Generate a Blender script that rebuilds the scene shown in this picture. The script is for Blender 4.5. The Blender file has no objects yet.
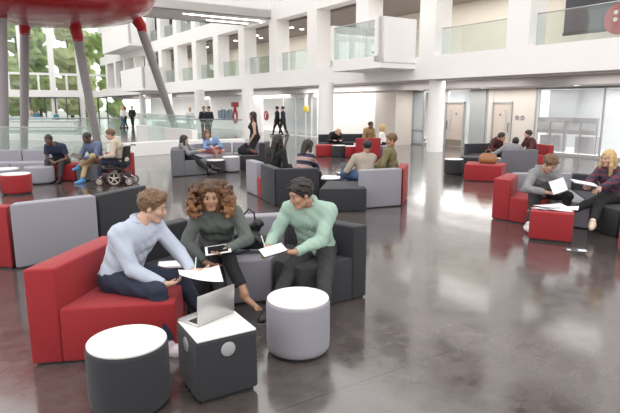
import bpy, bmesh, math, random
import numpy as np
from mathutils import Vector, Matrix
R=math.radians
sc=bpy.context.scene
COL=sc.collection
# ------------------------------------------------------------------ camera
CH=2.1; FP=540.0; HZN=104.0
PIT=math.atan((206.5-HZN)/FP)
cam=bpy.data.cameras.new('camera'); cam.sensor_width=36; cam.lens=FP/620*36; cam.clip_end=500
camo=bpy.data.objects.new('camera',cam); COL.objects.link(camo)
camo.location=(0,0,CH); camo.rotation_euler=(math.pi/2-PIT,0,0)
sc.camera=camo
def P(px,py,z=0.0):
    """point of the place at height z seen at a pixel of the photograph"""
    u=(px-310)/FP; v=(206.5-py)/FP
    r=(u, math.cos(PIT)+v*math.sin(PIT), -math.sin(PIT)+v*math.cos(PIT))
    t=(z-CH)/r[2]
    return Vector((r[0]*t,r[1]*t,z))
def PY(px,py,Y):
    u=(px-310)/FP; v=(206.5-py)/FP
    r=(u, math.cos(PIT)+v*math.sin(PIT), -math.sin(PIT)+v*math.cos(PIT))
    t=Y/r[1]
    return Vector((r[0]*t,Y,r[2]*t+CH))
AF=R(32.857)                        # the long white facade runs this far off the view axis
DV=Vector((-math.sin(AF),math.cos(AF),0)); NV=Vector((math.cos(AF),math.sin(AF),0))
def FS(px,N):
    """distance along the facade of a pixel column, on the vertical plane N metres out"""
    r=Vector(((px-310)/FP, math.cos(PIT)+.19*math.sin(PIT),0)); t=N/r.dot(NV)
    return (r*t).dot(DV)
# ------------------------------------------------------------------ materials
MATS={}
def mat(name,col,rough=.6,metal=0,bump=None,spec=.5,var=None,emit=None,sheen=0,alpha=None,trans=0,coat=0):
    if name in MATS: return MATS[name]
    if max(col)<.7 and not emit: col=tuple(c*.84 for c in col)
    m=bpy.data.materials.new(name); m.use_nodes=True; nt=m.node_tree; b=nt.nodes['Principled BSDF']
    b.inputs['Base Color'].default_value=(*col,1); b.inputs['Roughness'].default_value=rough
    b.inputs['Metallic'].default_value=metal; b.inputs['Specular IOR Level'].default_value=spec
    if sheen: b.inputs['Sheen Weight'].default_value=sheen
    if trans: b.inputs['Transmission Weight'].default_value=trans
    if coat: b.inputs['Coat Weight'].default_value=coat; b.inputs['Coat Roughness'].default_value=.05
    tc=nt.nodes.new('ShaderNodeTexCoord')
    n=nt.nodes.new('ShaderNodeTexNoise'); n.inputs['Scale'].default_value=(var[1] if var else 40); n.inputs['Detail'].default_value=4
    nt.links.new(tc.outputs['Object'],n.inputs['Vector'])
    mx=nt.nodes.new('ShaderNodeMix'); mx.data_type='RGBA'
    a=(var[0] if var else .06)
    mx.inputs[6].default_value=(*[c*(1-a) for c in col],1); mx.inputs[7].default_value=(*[min(1,c*(1+a)) for c in col],1)
    nt.links.new(n.outputs['Fac'],mx.inputs[0]); nt.links.new(mx.outputs[2],b.inputs['Base Color'])
    if bump:
        n2=nt.nodes.new('ShaderNodeTexNoise'); n2.inputs['Scale'].default_value=bump[1]; n2.inputs['Detail'].default_value=3
        nt.links.new(tc.outputs['Object'],n2.inputs['Vector'])
        bp=nt.nodes.new('ShaderNodeBump'); bp.inputs['Strength'].default_value=bump[0]; bp.inputs['Distance'].default_value=.01
        nt.links.new(n2.outputs['Fac'],bp.inputs['Height']); nt.links.new(bp.outputs[0],b.inputs['Normal'])
    if emit:
        b.inputs['Emission Color'].default_value=(*emit[0],1); b.inputs['Emission Strength'].default_value=emit[1]
    MATS[name]=m; return m
def glassmat(name,tint=(1,1,1),gl=.1,rough=.02,body=0.0,bodycol=(.7,.85,.8)):
    if name in MATS: return MATS[name]
    m=bpy.data.materials.new(name); m.use_nodes=True; nt=m.node_tree; nt.nodes.clear()
    o=nt.nodes.new('ShaderNodeOutputMaterial'); t=nt.nodes.new('ShaderNodeBsdfTransparent'); t.inputs[0].default_value=(*tint,1)
    g=nt.nodes.new('ShaderNodeBsdfGlossy'); g.inputs['Roughness'].default_value=rough
    lw=nt.nodes.new('ShaderNodeLayerWeight'); lw.inputs[0].default_value=.25
    mr=nt.nodes.new('ShaderNodeMath'); mr.operation='MULTIPLY_ADD'; mr.inputs[1].default_value=.5; mr.inputs[2].default_value=gl
    nt.links.new(lw.outputs['Fresnel'],mr.inputs[0])
    d=nt.nodes.new('ShaderNodeBsdfDiffuse'); d.inputs[0].default_value=(*bodycol,1)
    m1=nt.nodes.new('ShaderNodeMixShader'); m1.inputs[0].default_value=body
    nt.links.new(t.outputs[0],m1.inputs[1]); nt.links.new(d.outputs[0],m1.inputs[2])
    mx=nt.nodes.new('ShaderNodeMixShader'); nt.links.new(mr.outputs[0],mx.inputs[0]); nt.links.new(m1.outputs[0],mx.inputs[1]); nt.links.new(g.outputs[0],mx.inputs[2])
    nt.links.new(mx.outputs[0],o.inputs[0]); MATS[name]=m; return m
RED=mat('red_wool',(.35,.012,.019),.75,bump=(.25,180),var=(.12,60),sheen=.1)
LGR=mat('light_grey_wool',(.33,.32,.37),.85,bump=(.25,180),var=(.07,60),sheen=.1)
DGR=mat('charcoal_wool',(.026,.026,.033),.8,bump=(.25,180),var=(.15,60),sheen=.1)
MGR=mat('mid_grey_wool',(.17,.17,.19),.85,bump=(.25,180),var=(.1,60))
BLK=mat('black_plastic',(.012,.012,.014),.5)
WHT=mat('white_laminate',(.86,.85,.82),.3)
PNT=mat('white_plaster',(.90,.885,.87),.75,var=(.02,2))
PNW=mat('warm_white_plaster',(.88,.86,.83),.8,var=(.02,2))
BEI=mat('beige_plaster',(.62,.57,.52),.8,var=(.04,2))
SOF=mat('grey_soffit',(.69,.655,.65),.8,var=(.04,2))
BRN=mat('taupe_ceiling',(.30,.26,.24),.8,var=(.1,2))
GPN=mat('grey_panel',(.36,.37,.37),.5,var=(.06,2))
WOOD=mat('pale_door_veneer',(.55,.47,.41),.45,var=(.08,9))
KICK=mat('kick_plate',(.30,.25,.21),.35,metal=.5)
STL=mat('brushed_steel',(.55,.55,.56),.3,metal=1)
ALU=mat('aluminium_shell',(.62,.61,.61),.35,metal=.85)
PAP=mat('paper_white',(.85,.85,.88),.6,var=(.01,20))
LAMP=mat('lamp_glow',(1,1,1),.5,emit=((1,.98,.95),6))
GLS=glassmat('clear_glass',(.93,.97,.96),.03)
GRN=glassmat('green_edge_glass',(.92,.965,.955),.04,body=.06,bodycol=(.68,.78,.76))
FRO=glassmat('frosted_glass',(.80,.84,.85),.06,.2,body=.35,bodycol=(.78,.80,.82))
LEG=mat('pod_leg_paint',(.40,.37,.38),.35,var=(.03,4))
POD=mat('gloss_red_lacquer',(.52,.010,.014),.16,spec=.4,coat=.15,var=(.08,1.2))
# ------------------------------------------------------------------ mesh helpers
def link(name,me,m=None,parent=None,loc=None,rot=None):
    o=bpy.data.objects.new(name,me); COL.objects.link(o)
    if me is not None and m is not None:
        for q in (m if isinstance(m,(list,tuple)) else [m]): me.materials.append(q)
    if parent: o.parent=parent
    if loc is not None: o.location=loc
    if rot is not None: o.rotation_euler=rot if isinstance(rot,tuple) else (0,0,rot)
    return o
def done(bm,name,m,parent=None,loc=None,rot=None,smooth=True,ang=38):
    bmesh.ops.recalc_face_normals(bm,faces=bm.faces)
    me=bpy.data.meshes.new(name); bm.to_mesh(me); bm.free()
    if smooth and len(me.polygons):
        me.polygons.foreach_set('use_smooth',[True]*len(me.polygons)); me.set_sharp_from_angle(angle=R(ang))
    return link(name,me,m,parent,loc,rot)
def thing(name,label,cat,loc=(0,0,0),rot=0,group=None,kind=None):
    o=bpy.data.objects.new(name,None); COL.objects.link(o); o.location=loc; o.rotation_euler=(0,0,rot); o.empty_display_size=.1
    tag(o,label,cat,group,kind); return o
def tag(o,label=None,cat=None,group=None,kind=None):
    if label: o['label']=label
    if cat: o['category']=cat
    if group: o['group']=group
    if kind: o['kind']=kind
    return o
def bx(bm,x0,x1,y0,y1,z0,z1,bev=0,seg=2,mi=0):
    g=bmesh.ops.create_cube(bm,size=1)['verts']
    for v in g:
        v.co=Vector(((x0+x1)/2+v.co.x*(x1-x0),(y0+y1)/2+v.co.y*(y1-y0),(z0+z1)/2+v.co.z*(z1-z0)))
    fs=set(f for v in g for f in v.link_faces)
    for f in fs: f.material_index=mi
    if bev:
        es=list(set(e for v in g for e in v.link_edges))
        bmesh.ops.bevel(bm,geom=es,offset=bev,segments=seg,affect='EDGES',profile=.5)
    return g
def prism(bm,poly,z0,z1,bev=0,seg=3,mi=0):
    a=sum(poly[i][0]*poly[(i+1)%len(poly)][1]-poly[(i+1)%len(poly)][0]*poly[i][1] for i in range(len(poly)))
    if a<0: poly=poly[::-1]
    lo=[bm.verts.new((p[0],p[1],z0)) for p in poly]; hi=[bm.verts.new((p[0],p[1],z1)) for p in poly]
    n=len(poly); fs=[bm.faces.new(hi),bm.faces.new(lo[::-1])]
    for i in range(n): fs.append(bm.faces.new((lo[i],lo[(i+1)%n],hi[(i+1)%n],hi[i])))
    for f in fs: f.material_index=mi
    if bev:
        es=list(set(e for f in fs for e in f.edges))
        bmesh.ops.bevel(bm,geom=es,offset=bev,segments=seg,affect='EDGES',profile=.5)
def tube(bm,pts,r,n=10,mi=0,cap=True):
    """tube through points, r a number or one radius per point"""
    pts=[Vector(p) for p in pts]; rs=r if isinstance(r,(list,tuple)) else [r]*len(pts)
    rings=[]; prev=None
    for i,p in enumerate(pts):
        t=(pts[min(i+1,len(pts)-1)]-pts[max(i-1,0)]).normalized()
        if prev is None:
            a=Vector((0,0,1)) if abs(t.z)<.9 else Vector((1,0,0)); u=t.cross(a).normalized()
        else: u=(prev-t*prev.dot(t)).normalized()
        prev=u; w=t.cross(u)
        rings.append([bm.verts.new(p+(u*math.cos(k*2*math.pi/n)+w*math.sin(k*2*math.pi/n))*rs[i]) for k in range(n)])
    for a,b in zip(rings,rings[1:]):
        for k in range(n):
            f=bm.faces.new((a[k],a[(k+1)%n],b[(k+1)%n],b[k])); f.material_index=mi
    if cap:
        f=bm.faces.new(rings[0][::-1]); f.material_index=mi; f=bm.faces.new(rings[-1]); f.material_index=mi
def lathe(bm,prof,n=40,cx=0,cy=0,mi=0):
    rings=[]
    for r,z in prof:
        if r<1e-5: rings.append([bm.verts.new((cx,cy,z))])
        else: rings.append([bm.verts.new((cx+r*math.cos(k*2*math.pi/n),cy+r*math.sin(k*2*math.pi/n),z)) for k in range(n)])
    for a,b in zip(rings,rings[1:]):
        for k in range(n):
            if len(a)==1 and len(b)==1: continue
            if len(a)==1: f=bm.faces.new((a[0],b[(k+1)%n],b[k]))
            elif len(b)==1: f=bm.faces.new((a[k],a[(k+1)%n],b[0]))
            else: f=bm.faces.new((a[k],a[(k+1)%n],b[(k+1)%n],b[k]))
            f.material_index=mi
def B(): return bmesh.new()
# ------------------------------------------------------------------ implicit surfaces (bodies, clothes, hair, bags)
class Sdf:
    def __init__(s): s.p=[]
    def cap(s,a,b,ra,rb=None,k=.03,sub=False,flat=False): s.p.append(('c',np.array(a,float),np.array(b,float),ra,ra if rb is None else rb,k,sub,flat)); return s
    def ell(s,c,r,M=None,k=.03,sub=False): s.p.append(('e',np.array(c,float),np.array(r,float),np.eye(3) if M is None else M,0,k,sub,False)); return s
    def cut(s,pt,nrm): s.p.append(('p',np.array(pt,float),np.array(nrm,float)/np.linalg.norm(nrm),0,0,0,True,False)); return s
    def bounds(s):
        lo=[];hi=[]
        for q in s.p:
            if q[6]: continue
            if q[0]=='c': r=max(q[3],q[4]); lo.append(np.minimum(q[1],q[2])-r); hi.append(np.maximum(q[1],q[2])+r)
            else: r=q[2].max(); lo.append(q[1]-r); hi.append(q[1]+r)
        return np.min(lo,0),np.max(hi,0)
    def mesh(s,name,h,noise=None,smooth=0):
        lo,hi=s.bounds(); lo=lo-3*h-.01; hi=hi+3*h+.01
        ax=[np.arange(lo[i],hi[i]+h,h) for i in range(3)]
        F=np.full([len(a) for a in ax],1.0)
        for q in s.p:
            t,a,b,ra,rb,k,sub,flat=q
            if t=='p':
                d=((ax[0][:,None,None]-a[0])*b[0]+(ax[1][None,:,None]-a[1])*b[1]+(ax[2][None,None,:]-a[2])*b[2])
                F=np.maximum(F,d); continue
            if t=='c': r=max(ra,rb); l=np.minimum(a,b)-r; u=np.maximum(a,b)+r
            else: r=b.max(); l=a-r; u=a+r
            mg=k+2.5*h; sl=[]
            for i in range(3):
                i0=max(0,int((l[i]-mg-lo[i])/h)); i1=min(len(ax[i]),int((u[i]+mg-lo[i])/h)+2); sl.append(slice(i0,i1))
            X=ax[0][sl[0]][:,None,None]; Y=ax[1][sl[1]][None,:,None]; Z=ax[2][sl[2]][None,None,:]
            if t=='c':
                ab=b-a; L=max(ab.dot(ab),1e-9)
                px,py,pz=X-a[0],Y-a[1],Z-a[2]
                tt=(px*ab[0]+py*ab[1]+pz*ab[2])/L; tc=np.clip(tt,0,1)
                d=np.sqrt((px-tc*ab[0])**2+(py-tc*ab[1])**2+(pz-tc*ab[2])**2)-(ra+(rb-ra)*tc)
                if flat: d=np.maximum(d,(tt-1)*math.sqrt(L)); 
            else:
                M=ra; px,py,pz=X-a[0],Y-a[1],Z-a[2]
                x=(px*M[0,0]+py*M[1,0]+pz*M[2,0]); y=(px*M[0,1]+py*M[1,1]+pz*M[2,1]); z=(px*M[0,2]+py*M[1,2]+pz*M[2,2])
                k0=np.sqrt((x/b[0])**2+(y/b[1])**2+(z/b[2])**2); k1=np.sqrt((x/b[0]**2)**2+(y/b[1]**2)**2+(z/b[2]**2)**2)+1e-9
                d=k0*(k0-1)/k1
            S=F[sl[0],sl[1],sl[2]]; k=max(k,1e-4)
            if sub:
                d=-d; hh=np.maximum(k-np.abs(S-d),0)/k; S[...]=np.maximum(S,d)+hh*hh*k*.25
            else:
                hh=np.maximum(k-np.abs(S-d),0)/k; S[...]=np.minimum(S,d)-hh*hh*k*.25
        if noise:
            A,f=noise; X=ax[0][:,None,None]; Y=ax[1][None,:,None]; Z=ax[2][None,None,:]
            F=F+A*(np.sin(f*X+1.3*f*Z+2)*np.sin(f*1.1*Y-.6*f*Z)+.6*np.sin(2.1*f*Z+1.7*f*X+1)*np.sin(1.9*f*Y+f*X))
        F[0]=F[-1]=1;F[:,0]=F[:,-1]=1;F[:,:,0]=F[:,:,-1]=1
        V,Q=surfnet(F,lo,h)
        me=bpy.data.meshes.new(name); me.vertices.add(len(V)); me.vertices.foreach_set('co',V.ravel())
        me.loops.add(len(Q)*4); me.loops.foreach_set('vertex_index',Q.ravel()); me.polygons.add(len(Q))
        me.polygons.foreach_set('loop_start',np.arange(0,len(Q)*4,4)); me.update(calc_edges=True)
        me.polygons.foreach_set('use_smooth',np.ones(len(Q),bool)); me.validate()
        return me
def surfnet(F,lo,h):
    s=F<0; c=s[:-1,:-1,:-1].astype(np.int8).copy()
    nx,ny,nz=c.shape; cnt=np.zeros_like(c)
    for dx in (0,1):
        for dy in (0,1):
            for dz in (0,1): cnt+=s[dx:dx+nx,dy:dy+ny,dz:dz+nz]
    I,J,K=np.nonzero((cnt>0)&(cnt<8)); idx=np.full(c.shape,-1,np.int32); idx[I,J,K]=np.arange(len(I))
    acc=np.zeros((len(I),3)); num=np.zeros(len(I))
    cor=[(a,b,d) for a in (0,1) for b in (0,1) for d in (0,1)]
    for a in cor:
        for ax in range(3):
            if a[ax]: continue
            b=list(a); b[ax]=1
            fa=F[I+a[0],J+a[1],K+a[2]]; fb=F[I+b[0],J+b[1],K+b[2]]
            m=(fa<0)!=(fb<0); den=np.where(m,fa-fb,1.0); t=np.where(m,fa/den,0)
            p=np.array(a,float)[None,:].repeat(len(I),0); p[:,ax]+=t
            acc+=p*m[:,None]; num+=m
    V=(np.stack([I,J,K],1)+acc/num[:,None])*h+lo
    Q=[]
    for ax in range(3):
        A=s; sh=[slice(None)]*3; sh2=[slice(None)]*3; sh[ax]=slice(0,-1); sh2[ax]=slice(1,None)
        e=A[tuple(sh)]!=A[tuple(sh2)]; i,j,k=np.nonzero(e); ijk=[i,j,k]
        u,v=[(1,2),(2,0),(0,1)][ax]
        ok=(ijk[u]>0)&(ijk[v]>0)&(ijk[u]<F.shape[u]-1)&(ijk[v]<F.shape[v]-1)
        ijk=[q[ok] for q in ijk]; ins=A[ijk[0],ijk[1],ijk[2]]
        def ce(du,dv):
            q=[x.copy() for x in ijk]; q[u]=q[u]+du; q[v]=q[v]+dv; return idx[q[0],q[1],q[2]]
        q=np.stack([ce(-1,-1),ce(0,-1),ce(0,0),ce(-1,0)],1); q[~ins]=q[~ins][:,::-1]; Q.append(q)
    Q=np.concatenate(Q); Q=Q[(Q>=0).all(1)]
    return V,Q.astype(np.int32)
# ------------------------------------------------------------------ people
def npv(v): return np.array([v[0],v[1],v[2]],float)
def unit(v): return v/(np.linalg.norm(v)+1e-9)
def ik(a,b,l1,l2,pole):
    d=b-a; L=np.linalg.norm(d); mx=(l1+l2)*.995
    if L>mx: b=a+d/L*mx; d=b-a; L=mx
    t=(l1*l1-l2*l2+L*L)/(2*L); hh=math.sqrt(max(l1*l1-t*t,0)); u=d/L
    pl=pole-u*pole.dot(u); pl=unit(pl)
    return a+u*t+pl*hh, b
def hand(s,W,u,w,side,curl,fat=1.0,sc=1.0):
    u=unit(u); w=unit(w-u*w.dot(u)); v=np.cross(u,w)*side
    for q in (-.016,0,.018): s.cap(W+u*.005*sc,W+(u*.075+v*q)*sc,.021*sc,.0155*sc,k=.012)
    L=[.066,.074,.069,.053]
    for i in range(4):
        root=W+(u*(.082-.004*abs(i-1.2))+v*(.030-.0205*i))*sc
        sp=v*(.16-.10*i)
        def dr(a): return unit(u*math.cos(a)+w*math.sin(a)+sp*math.cos(a))
        m1=root+dr(curl*.45)*L[i]*.48*sc; m2=m1+dr(curl*1.05)*L[i]*.30*sc; m3=m2+dr(curl*1.5)*L[i]*.24*sc
        r=.0088*fat*sc*(.88 if i==3 else 1)
        s.cap(root-u*.01,m1,r,r*.95,k=.006); s.cap(m1,m2,r*.95,r*.88,k=.004); s.cap(m2,m3,r*.88,r*.72,k=.004)
    t0=W+(u*.022+v*.024)*sc; t1=t0+unit(u*.75+v*.62+w*.30)*.042*sc; t2=t1+unit(u*.95+v*.18+w*.45)*.034*sc
    s.cap(t0,t1,.0125*sc,.0105*sc*fat,k=.010); s.cap(t1,t2,.0105*sc*fat,.0075*sc*fat,k=.004)
def skinm(i):
    c=[(.62,.38,.28),(.50,.28,.18),(.36,.19,.12),(.13,.07,.045),(.56,.34,.25),(.50,.285,.18)][i]
    return mat('skin_%s'%['fair','tan','brown','deep','rosy','warm'][i],c,.5,var=(.05,14))
def cloth(name,col,**k): return mat('cloth_'+name,col,.85,bump=(.3,90),var=k.get('var',(.08,12)))
LIP=mat('lip',(.42,.15,.13),.45); EYEW=mat('eye_white',(.45,.42,.40),.3); IRIS=mat('iris_dark',(.03,.018,.012),.15)
SOLE=mat('white_sole',(.75,.75,.74),.6)
def person(label,pel,neck,head,yaw,hyaw,hpitch=0.1,hips=None,hL=None,hR=None,fL=None,fR=None,skin=0,hair='short',hairm=None,
           top=None,bot=None,shoe=None,h=.014,scale=1.0,female=False,sleeve='long',legs='trousers',group=None,kneeL=None,kneeR=None,
           elL=None,elR=None,toe=None,toeL=None,toeR=None,curlL=.7,curlR=.7,palmL=None,palmR=None,roll=0,bare=False,lw=1.0,cat='person',detail=None,
           beard=False,collar=False,skirt=None,hood=False,stripes=None,inner=None,handdL=None,handdR=None,cross=False):
    det=detail if detail is not None else h<.0095
    S=scale*1.12; pel,neck,head=npv(pel),npv(neck),npv(head)
    if pel[2]<.9: neck=head+unit(neck-head)*.160*S
    root=np.array([pel[0],pel[1],0.0]); pel,neck,head=pel-root,neck-root,head-root
    def T(v): return None if v is None else npv(v)-root
    hL,hR,fL,fR=T(hL),T(hR),T(fL),T(fR)
    o=thing('person',label,cat,tuple(root),group=group)
    f=np.array([math.cos(yaw),math.sin(yaw),0]); r=np.array([math.sin(yaw),-math.cos(yaw),0])
    hy=yaw if hips is None else hips
    hf=np.array([math.cos(hy),math.sin(hy),0]); hr=np.array([math.sin(hy),-math.cos(hy),0])
    up=np.array([0,0,1.0]); sp=unit(neck-pel)
    if roll: r=unit(r*math.cos(roll)+up*math.sin(roll))
    fn=unit(f-sp*f.dot(sp))
    sw=(.165 if female else .188)*S
    shL=neck-r*sw-sp*.062*S; shR=neck+r*sw-sp*.062*S; shL=shL+fn*.022*S; shR=shR+fn*.022*S
    hiL=pel-hr*.088*S; hiR=pel+hr*.088*S
    def arm(sh,hd,side,el):
        if hd is None: hd=sh+np.array([0,0,-.5*S])+hf*.12
        pole=(r*side*.7-up*.6-f*.45) if el is None else npv(el)
        return ik(sh,hd,.285*S,.255*S,pole)
    eL,wL=arm(shL,hL,-1,elL); eR,wR=arm(shR,hR,1,elR)
    def leg(hp,ft,kn,side):
        if ft is None: ft=hp*np.array([1,1,0])+hf*.42*S+up*.09
        pole=(hf*1.0+up*1.0+hr*side*.15) if kn is None else npv(kn)
        return ik(hp,ft,.435*S,.415*S,pole)
    kL,aL=leg(hiL,fL,kneeL,-1); kR,aR=leg(hiR,fR,kneeR,1)
    # ---- body, one continuous surface
    s=Sdf(); w=lw*S
    s.cap(pel-hr*.065*S,pel+hr*.065*S,.108*w)
    ab=pel+(neck-pel)*.38; ch=pel+(neck-pel)*.72+fn*.01
    s.cap(ab-r*.055*S,ab+r*.055*S,.098*w,k=.08); s.cap(ch-r*.085*S,ch+r*.085*S,(.098 if female else .108)*w,k=.08)
    s.cap(shL+r*.02,shR-r*.02,.060*S,k=.06)
    if female:
        for q in (-1,1): s.ell(ch+r*q*.060*S+fn*.045*S-sp*.02,(.055*S,.055*S,.055*S),k=.04)
    Mh=np.eye(3)
    ff=np.array([math.cos(hyaw)*math.cos(hpitch),math.sin(hyaw)*math.cos(hpitch),-math.sin(hpitch)])
    rr=np.array([math.sin(hyaw),-math.cos(hyaw),0]); uu=np.cross(rr,ff); Mh=np.stack([rr,ff,uu],1)
    def H(x,y,z): return head+Mh@(np.array([x,y,z])*S)
    s.cap(neck-sp*.03,H(0,-.022,-.05),.058*S,.050*S,k=.04)
    hs=s
    hs.ell(H(0,-.014,.034),np.array([.077,.098,.086])*S,Mh,k=.02)
    hs.ell(H(0,.022,-.035),np.array([.058,.070,.078])*S,Mh,k=.03)
    hs.cap(H(-.012,.062,-.100),H(.012,.062,-.100),.020*S,k=.03)
    for q in (-1,1):
        hs.cap(H(q*.052,-.005,-.06),H(q*.020,.055,-.098),.018*S,.016*S,k=.02)
        hs.ell(H(q*.040,.058,-.026),np.array([.026,.026,.022])*S,Mh,k=.02)
    hs.cap(H(-.036,.078,.026),H(.036,.078,.026),.012*S,k=.015)
    for q in (-1,1): hs.ell(H(q*.031,.101,.004),np.array([.018,.018,.013])*S,Mh,k=.012,sub=True)
    hs.cap(H(0,.088,.012),H(0,.104,-.026),.008*S,.0115*S,k=.008)
    for q in (-1,1): hs.cap(H(q*.010,.094,-.030),H(q*.011,.094,-.030),.008*S,k=.006)
    hs.cap(H(-.018,.084,-.056),H(.018,.084,-.056),.0065*S,k=.006); hs.cap(H(-.014,.084,-.067),H(.014,.084,-.067),.0075*S,k=.005)
    for q in (-1,1): hs.ell(H(q*.079,-.008,-.008),np.array([.010,.020,.031])*S,Mh,k=.008)
    for a,b,c,side,pm,cu,hd in ((shL,eL,wL,-1,palmL,curlL,handdL),(shR,eR,wR,1,palmR,curlR,handdR)):
        s.cap(a,b,.050*w,.040*w,k=.035); s.cap(b,c,.041*w,.027*S,k=.02)
        u=unit(c-b) if hd is None else unit(npv(hd))
        pn=(-up+f*.1) if pm is None else npv(pm)
        hand(s,c,u,pn,-side,cu,1.0 if h<.01 else 1.25,S)
    for a,b,c in ((hiL,kL,aL),(hiR,kR,aR)):
        s.cap(a,b,.086*w,.058*w,k=.03); m=b+(c-b)*.3-hf*.012
        s.cap(b,m,.056*w,.056*w,k=.02); s.cap(m,c,.055*w,.036*S,k=.02)
    feet=[]
    for a,tt,side in ((aL,toeL,-1),(aR,toeR,1)):
        td=tt if tt is not None else toe
        td=unit(npv(td)) if td is not None else unit(hf+hr*side*.12)
        feet.append(td)
        s.cap(a-up*.035*S-td*.03*S,a-up*.050*S+td*.145*S,.034*S,.022*S,k=.03)
        if bare:
            v=unit(np.cross(td,up))
            for q in range(5): s.cap(a-up*.052*S+td*.14*S+v*(q-2)*.015,a-up*.058*S+td*(.178-.006*abs(q-1))*S+v*(q-2)*.016,.010*S,.008*S,k=.004)
    me=s.mesh('body',h); body=link('body',me,skinm(skin),o)
    # lips
    me.materials.append(LIP); n=len(me.polygons)
    if det:
        cs=np.zeros(n*3); me.polygons.foreach_get('center',cs); cs=cs.reshape(-1,3)
        q=((cs-head)@Mh)/S; mi=((np.abs(q[:,0])<.021)&(q[:,1]>.083)&(np.abs(q[:,2]+.0615)<.0105)).astype(np.int32)
        me.polygons.foreach_set('material_index',mi)
        for q in (-1,1):
            bm=B(); bmesh.ops.create_uvsphere(bm,u_segments=14,v_segments=10,radius=.0115*S)
            for v in bm.verts: v.co=Vector(H(q*.031,.0765,.003))+Vector(Mh@npv(v.co))
            for fc in bm.faces:
                c=Mh.T@(npv(fc.calc_center_median())-H(q*.031,.0765,.003)); 
                fc.material_index=1 if c[1]>.0068*S else 0
            done(bm,'eye',[EYEW,IRIS],o)
            bm=B(); tube(bm,[H(q*.046,.083,.027),H(q*.034,.0925,.034),H(q*.018,.0935,.029)],[.0022,.0038,.003],6); done(bm,'eyebrow',hairm,o)
    # ---- clothes
    if top is not None:
        t=Sdf(); e=.014*S; g=.030
        if legs!='dress':
            t.cap(pel-hr*.06*S+sp*.03,pel+hr*.06*S+sp*.03,.112*w+e)
        t.cap(ab-r*.055*S,ab+r*.055*S,.104*w+e,k=.08); t.cap(ch-r*.085*S,ch+r*.085*S,(.100 if female else .110)*w+e,k=.08)
        t.cap(shL+r*.03,shR-r*.03,.058*S+e*.8,k=.06); t.cap(neck-sp*.06,neck-sp*.012,.085*S,.064*S,k=.05)
        if female:
            for q in (-1,1): t.ell(ch+r*q*.065*S+fn*.068*S-sp*.02,(.062*S+e*.5,)*3,k=.07)
        for w_ in (shL,shR): t.cap(neck-sp*.035*S,w_+(neck-w_)*.12,.058*S,.055*S+e*.6,k=.06)
        for a,b,c in ((shL,eL,wL),(shR,eR,wR)):
            if sleeve=='none': continue
            if sleeve=='short': t.cap(a,a+(b-a)*.62,.054*w+e,.052*w+e,k=.03,flat=True); continue
            t.cap(a,b,.056*w+e,.049*w+e*.8,k=.04); t.cap(b,c-(c-b)*.02,.050*w+e*.8,.034*S+e*.4,k=.015,flat=True)
        if hood: t.cap(neck-fn*.07-r*.06,neck-fn*.07+r*.06,.05,k=.03); 
        t.ell(neck+fn*.035*S+sp*.055*S,(.060*S,.060*S,.07*S) if not female else (.085*S,.085*S,.075*S),k=.01,sub=True)
        me=t.mesh('top',max(h,.008),noise=(.0055,24) if h<.012 else (.003,18))
        tn='hoodie' if hood else ('sweater' if female else 'shirt')
        mt=[top]+([stripes] if stripes else []); to=link(tn,me,mt,o)
        if stripes:
            cs=np.zeros(len(me.polygons)*3); me.polygons.foreach_get('center',cs); cs=cs.reshape(-1,3)
            me.polygons.foreach_set('material_index',((np.floor(((cs-neck)@sp)/.085)).astype(int)%2).astype(np.int32))
        if collar:
            bm=B(); c0=neck+sp*.022+fn*.014
            pts=[c0+(r*math.sin(a)*.074+(-fn)*math.cos(a)*.070)*S+up*(.022*math.cos(a*.5)) for a in np.linspace(-2.5,2.5,15)]
            tube(bm,pts,[.008]+[.016]*13+[.008],8); done(bm,'collar',top,to)
            bm=B()
            ft=neck+fn*.105*S-sp*.06
            for q in range(4):
                c=neck+fn*(.118+.01*q)*S-sp*(.07+q*.075)*S
                tube(bm,[c-fn*.006,c+fn*.004],.006,8)
            done(bm,'buttons',PAP,to)
    if inner is not None:
        t=Sdf(); t.cap(ch-sp*.14+fn*.075*S,ch+sp*.10+fn*.055*S,.062*S,.055*S,k=.02); link('undershirt',t.mesh('undershirt',h),inner,o)
    if bot is not None:
        t=Sdf(); e=.013*S
        if legs in('dress','skirt'):
            if legs=='dress':
                t.cap(ab-r*.055*S,ab+r*.055*S,.104*w+e,k=.08); t.cap(ch-r*.085*S,ch+r*.085*S,.100*w+e,k=.08); t.cap(shL+r*.05,shR-r*.05,.05*S+e,k=.05)
                for q in (-1,1): t.ell(ch+r*q*.075*S+fn*.085*S-sp*.02,(.062*S+e*.5,)*3,k=.04)
            t.cap(pel-hr*.07*S,pel+hr*.07*S,.118*w+e,k=.07)
            for a,b in ((hiL,kL),(hiR,kR)): t.cap(a,a+(b-a)*.95,.10*w+e,.085*w+e,k=.10,flat=True)
        else:
            t.cap(pel-hr*.065*S-sp*.01,pel+hr*.065*S-sp*.01,.109*w+e)
            for a,b,c in ((hiL,kL,aL),(hiR,kR,aR)):
                t.cap(a,b,.090*w+e,.060*w+e,k=.02); en=b+(c-b)*(.88 if not bare else .80); t.cap(b,en,.058*w+e,.046*S+e*.6,k=.015,flat=True)
        nm={'dress':'dress','skirt':'skirt'}.get(legs,'trousers')
        link(nm,t.mesh('bot',max(h,.008),noise=(.006,20) if h<.012 else (.003,15)),bot,o)
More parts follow.
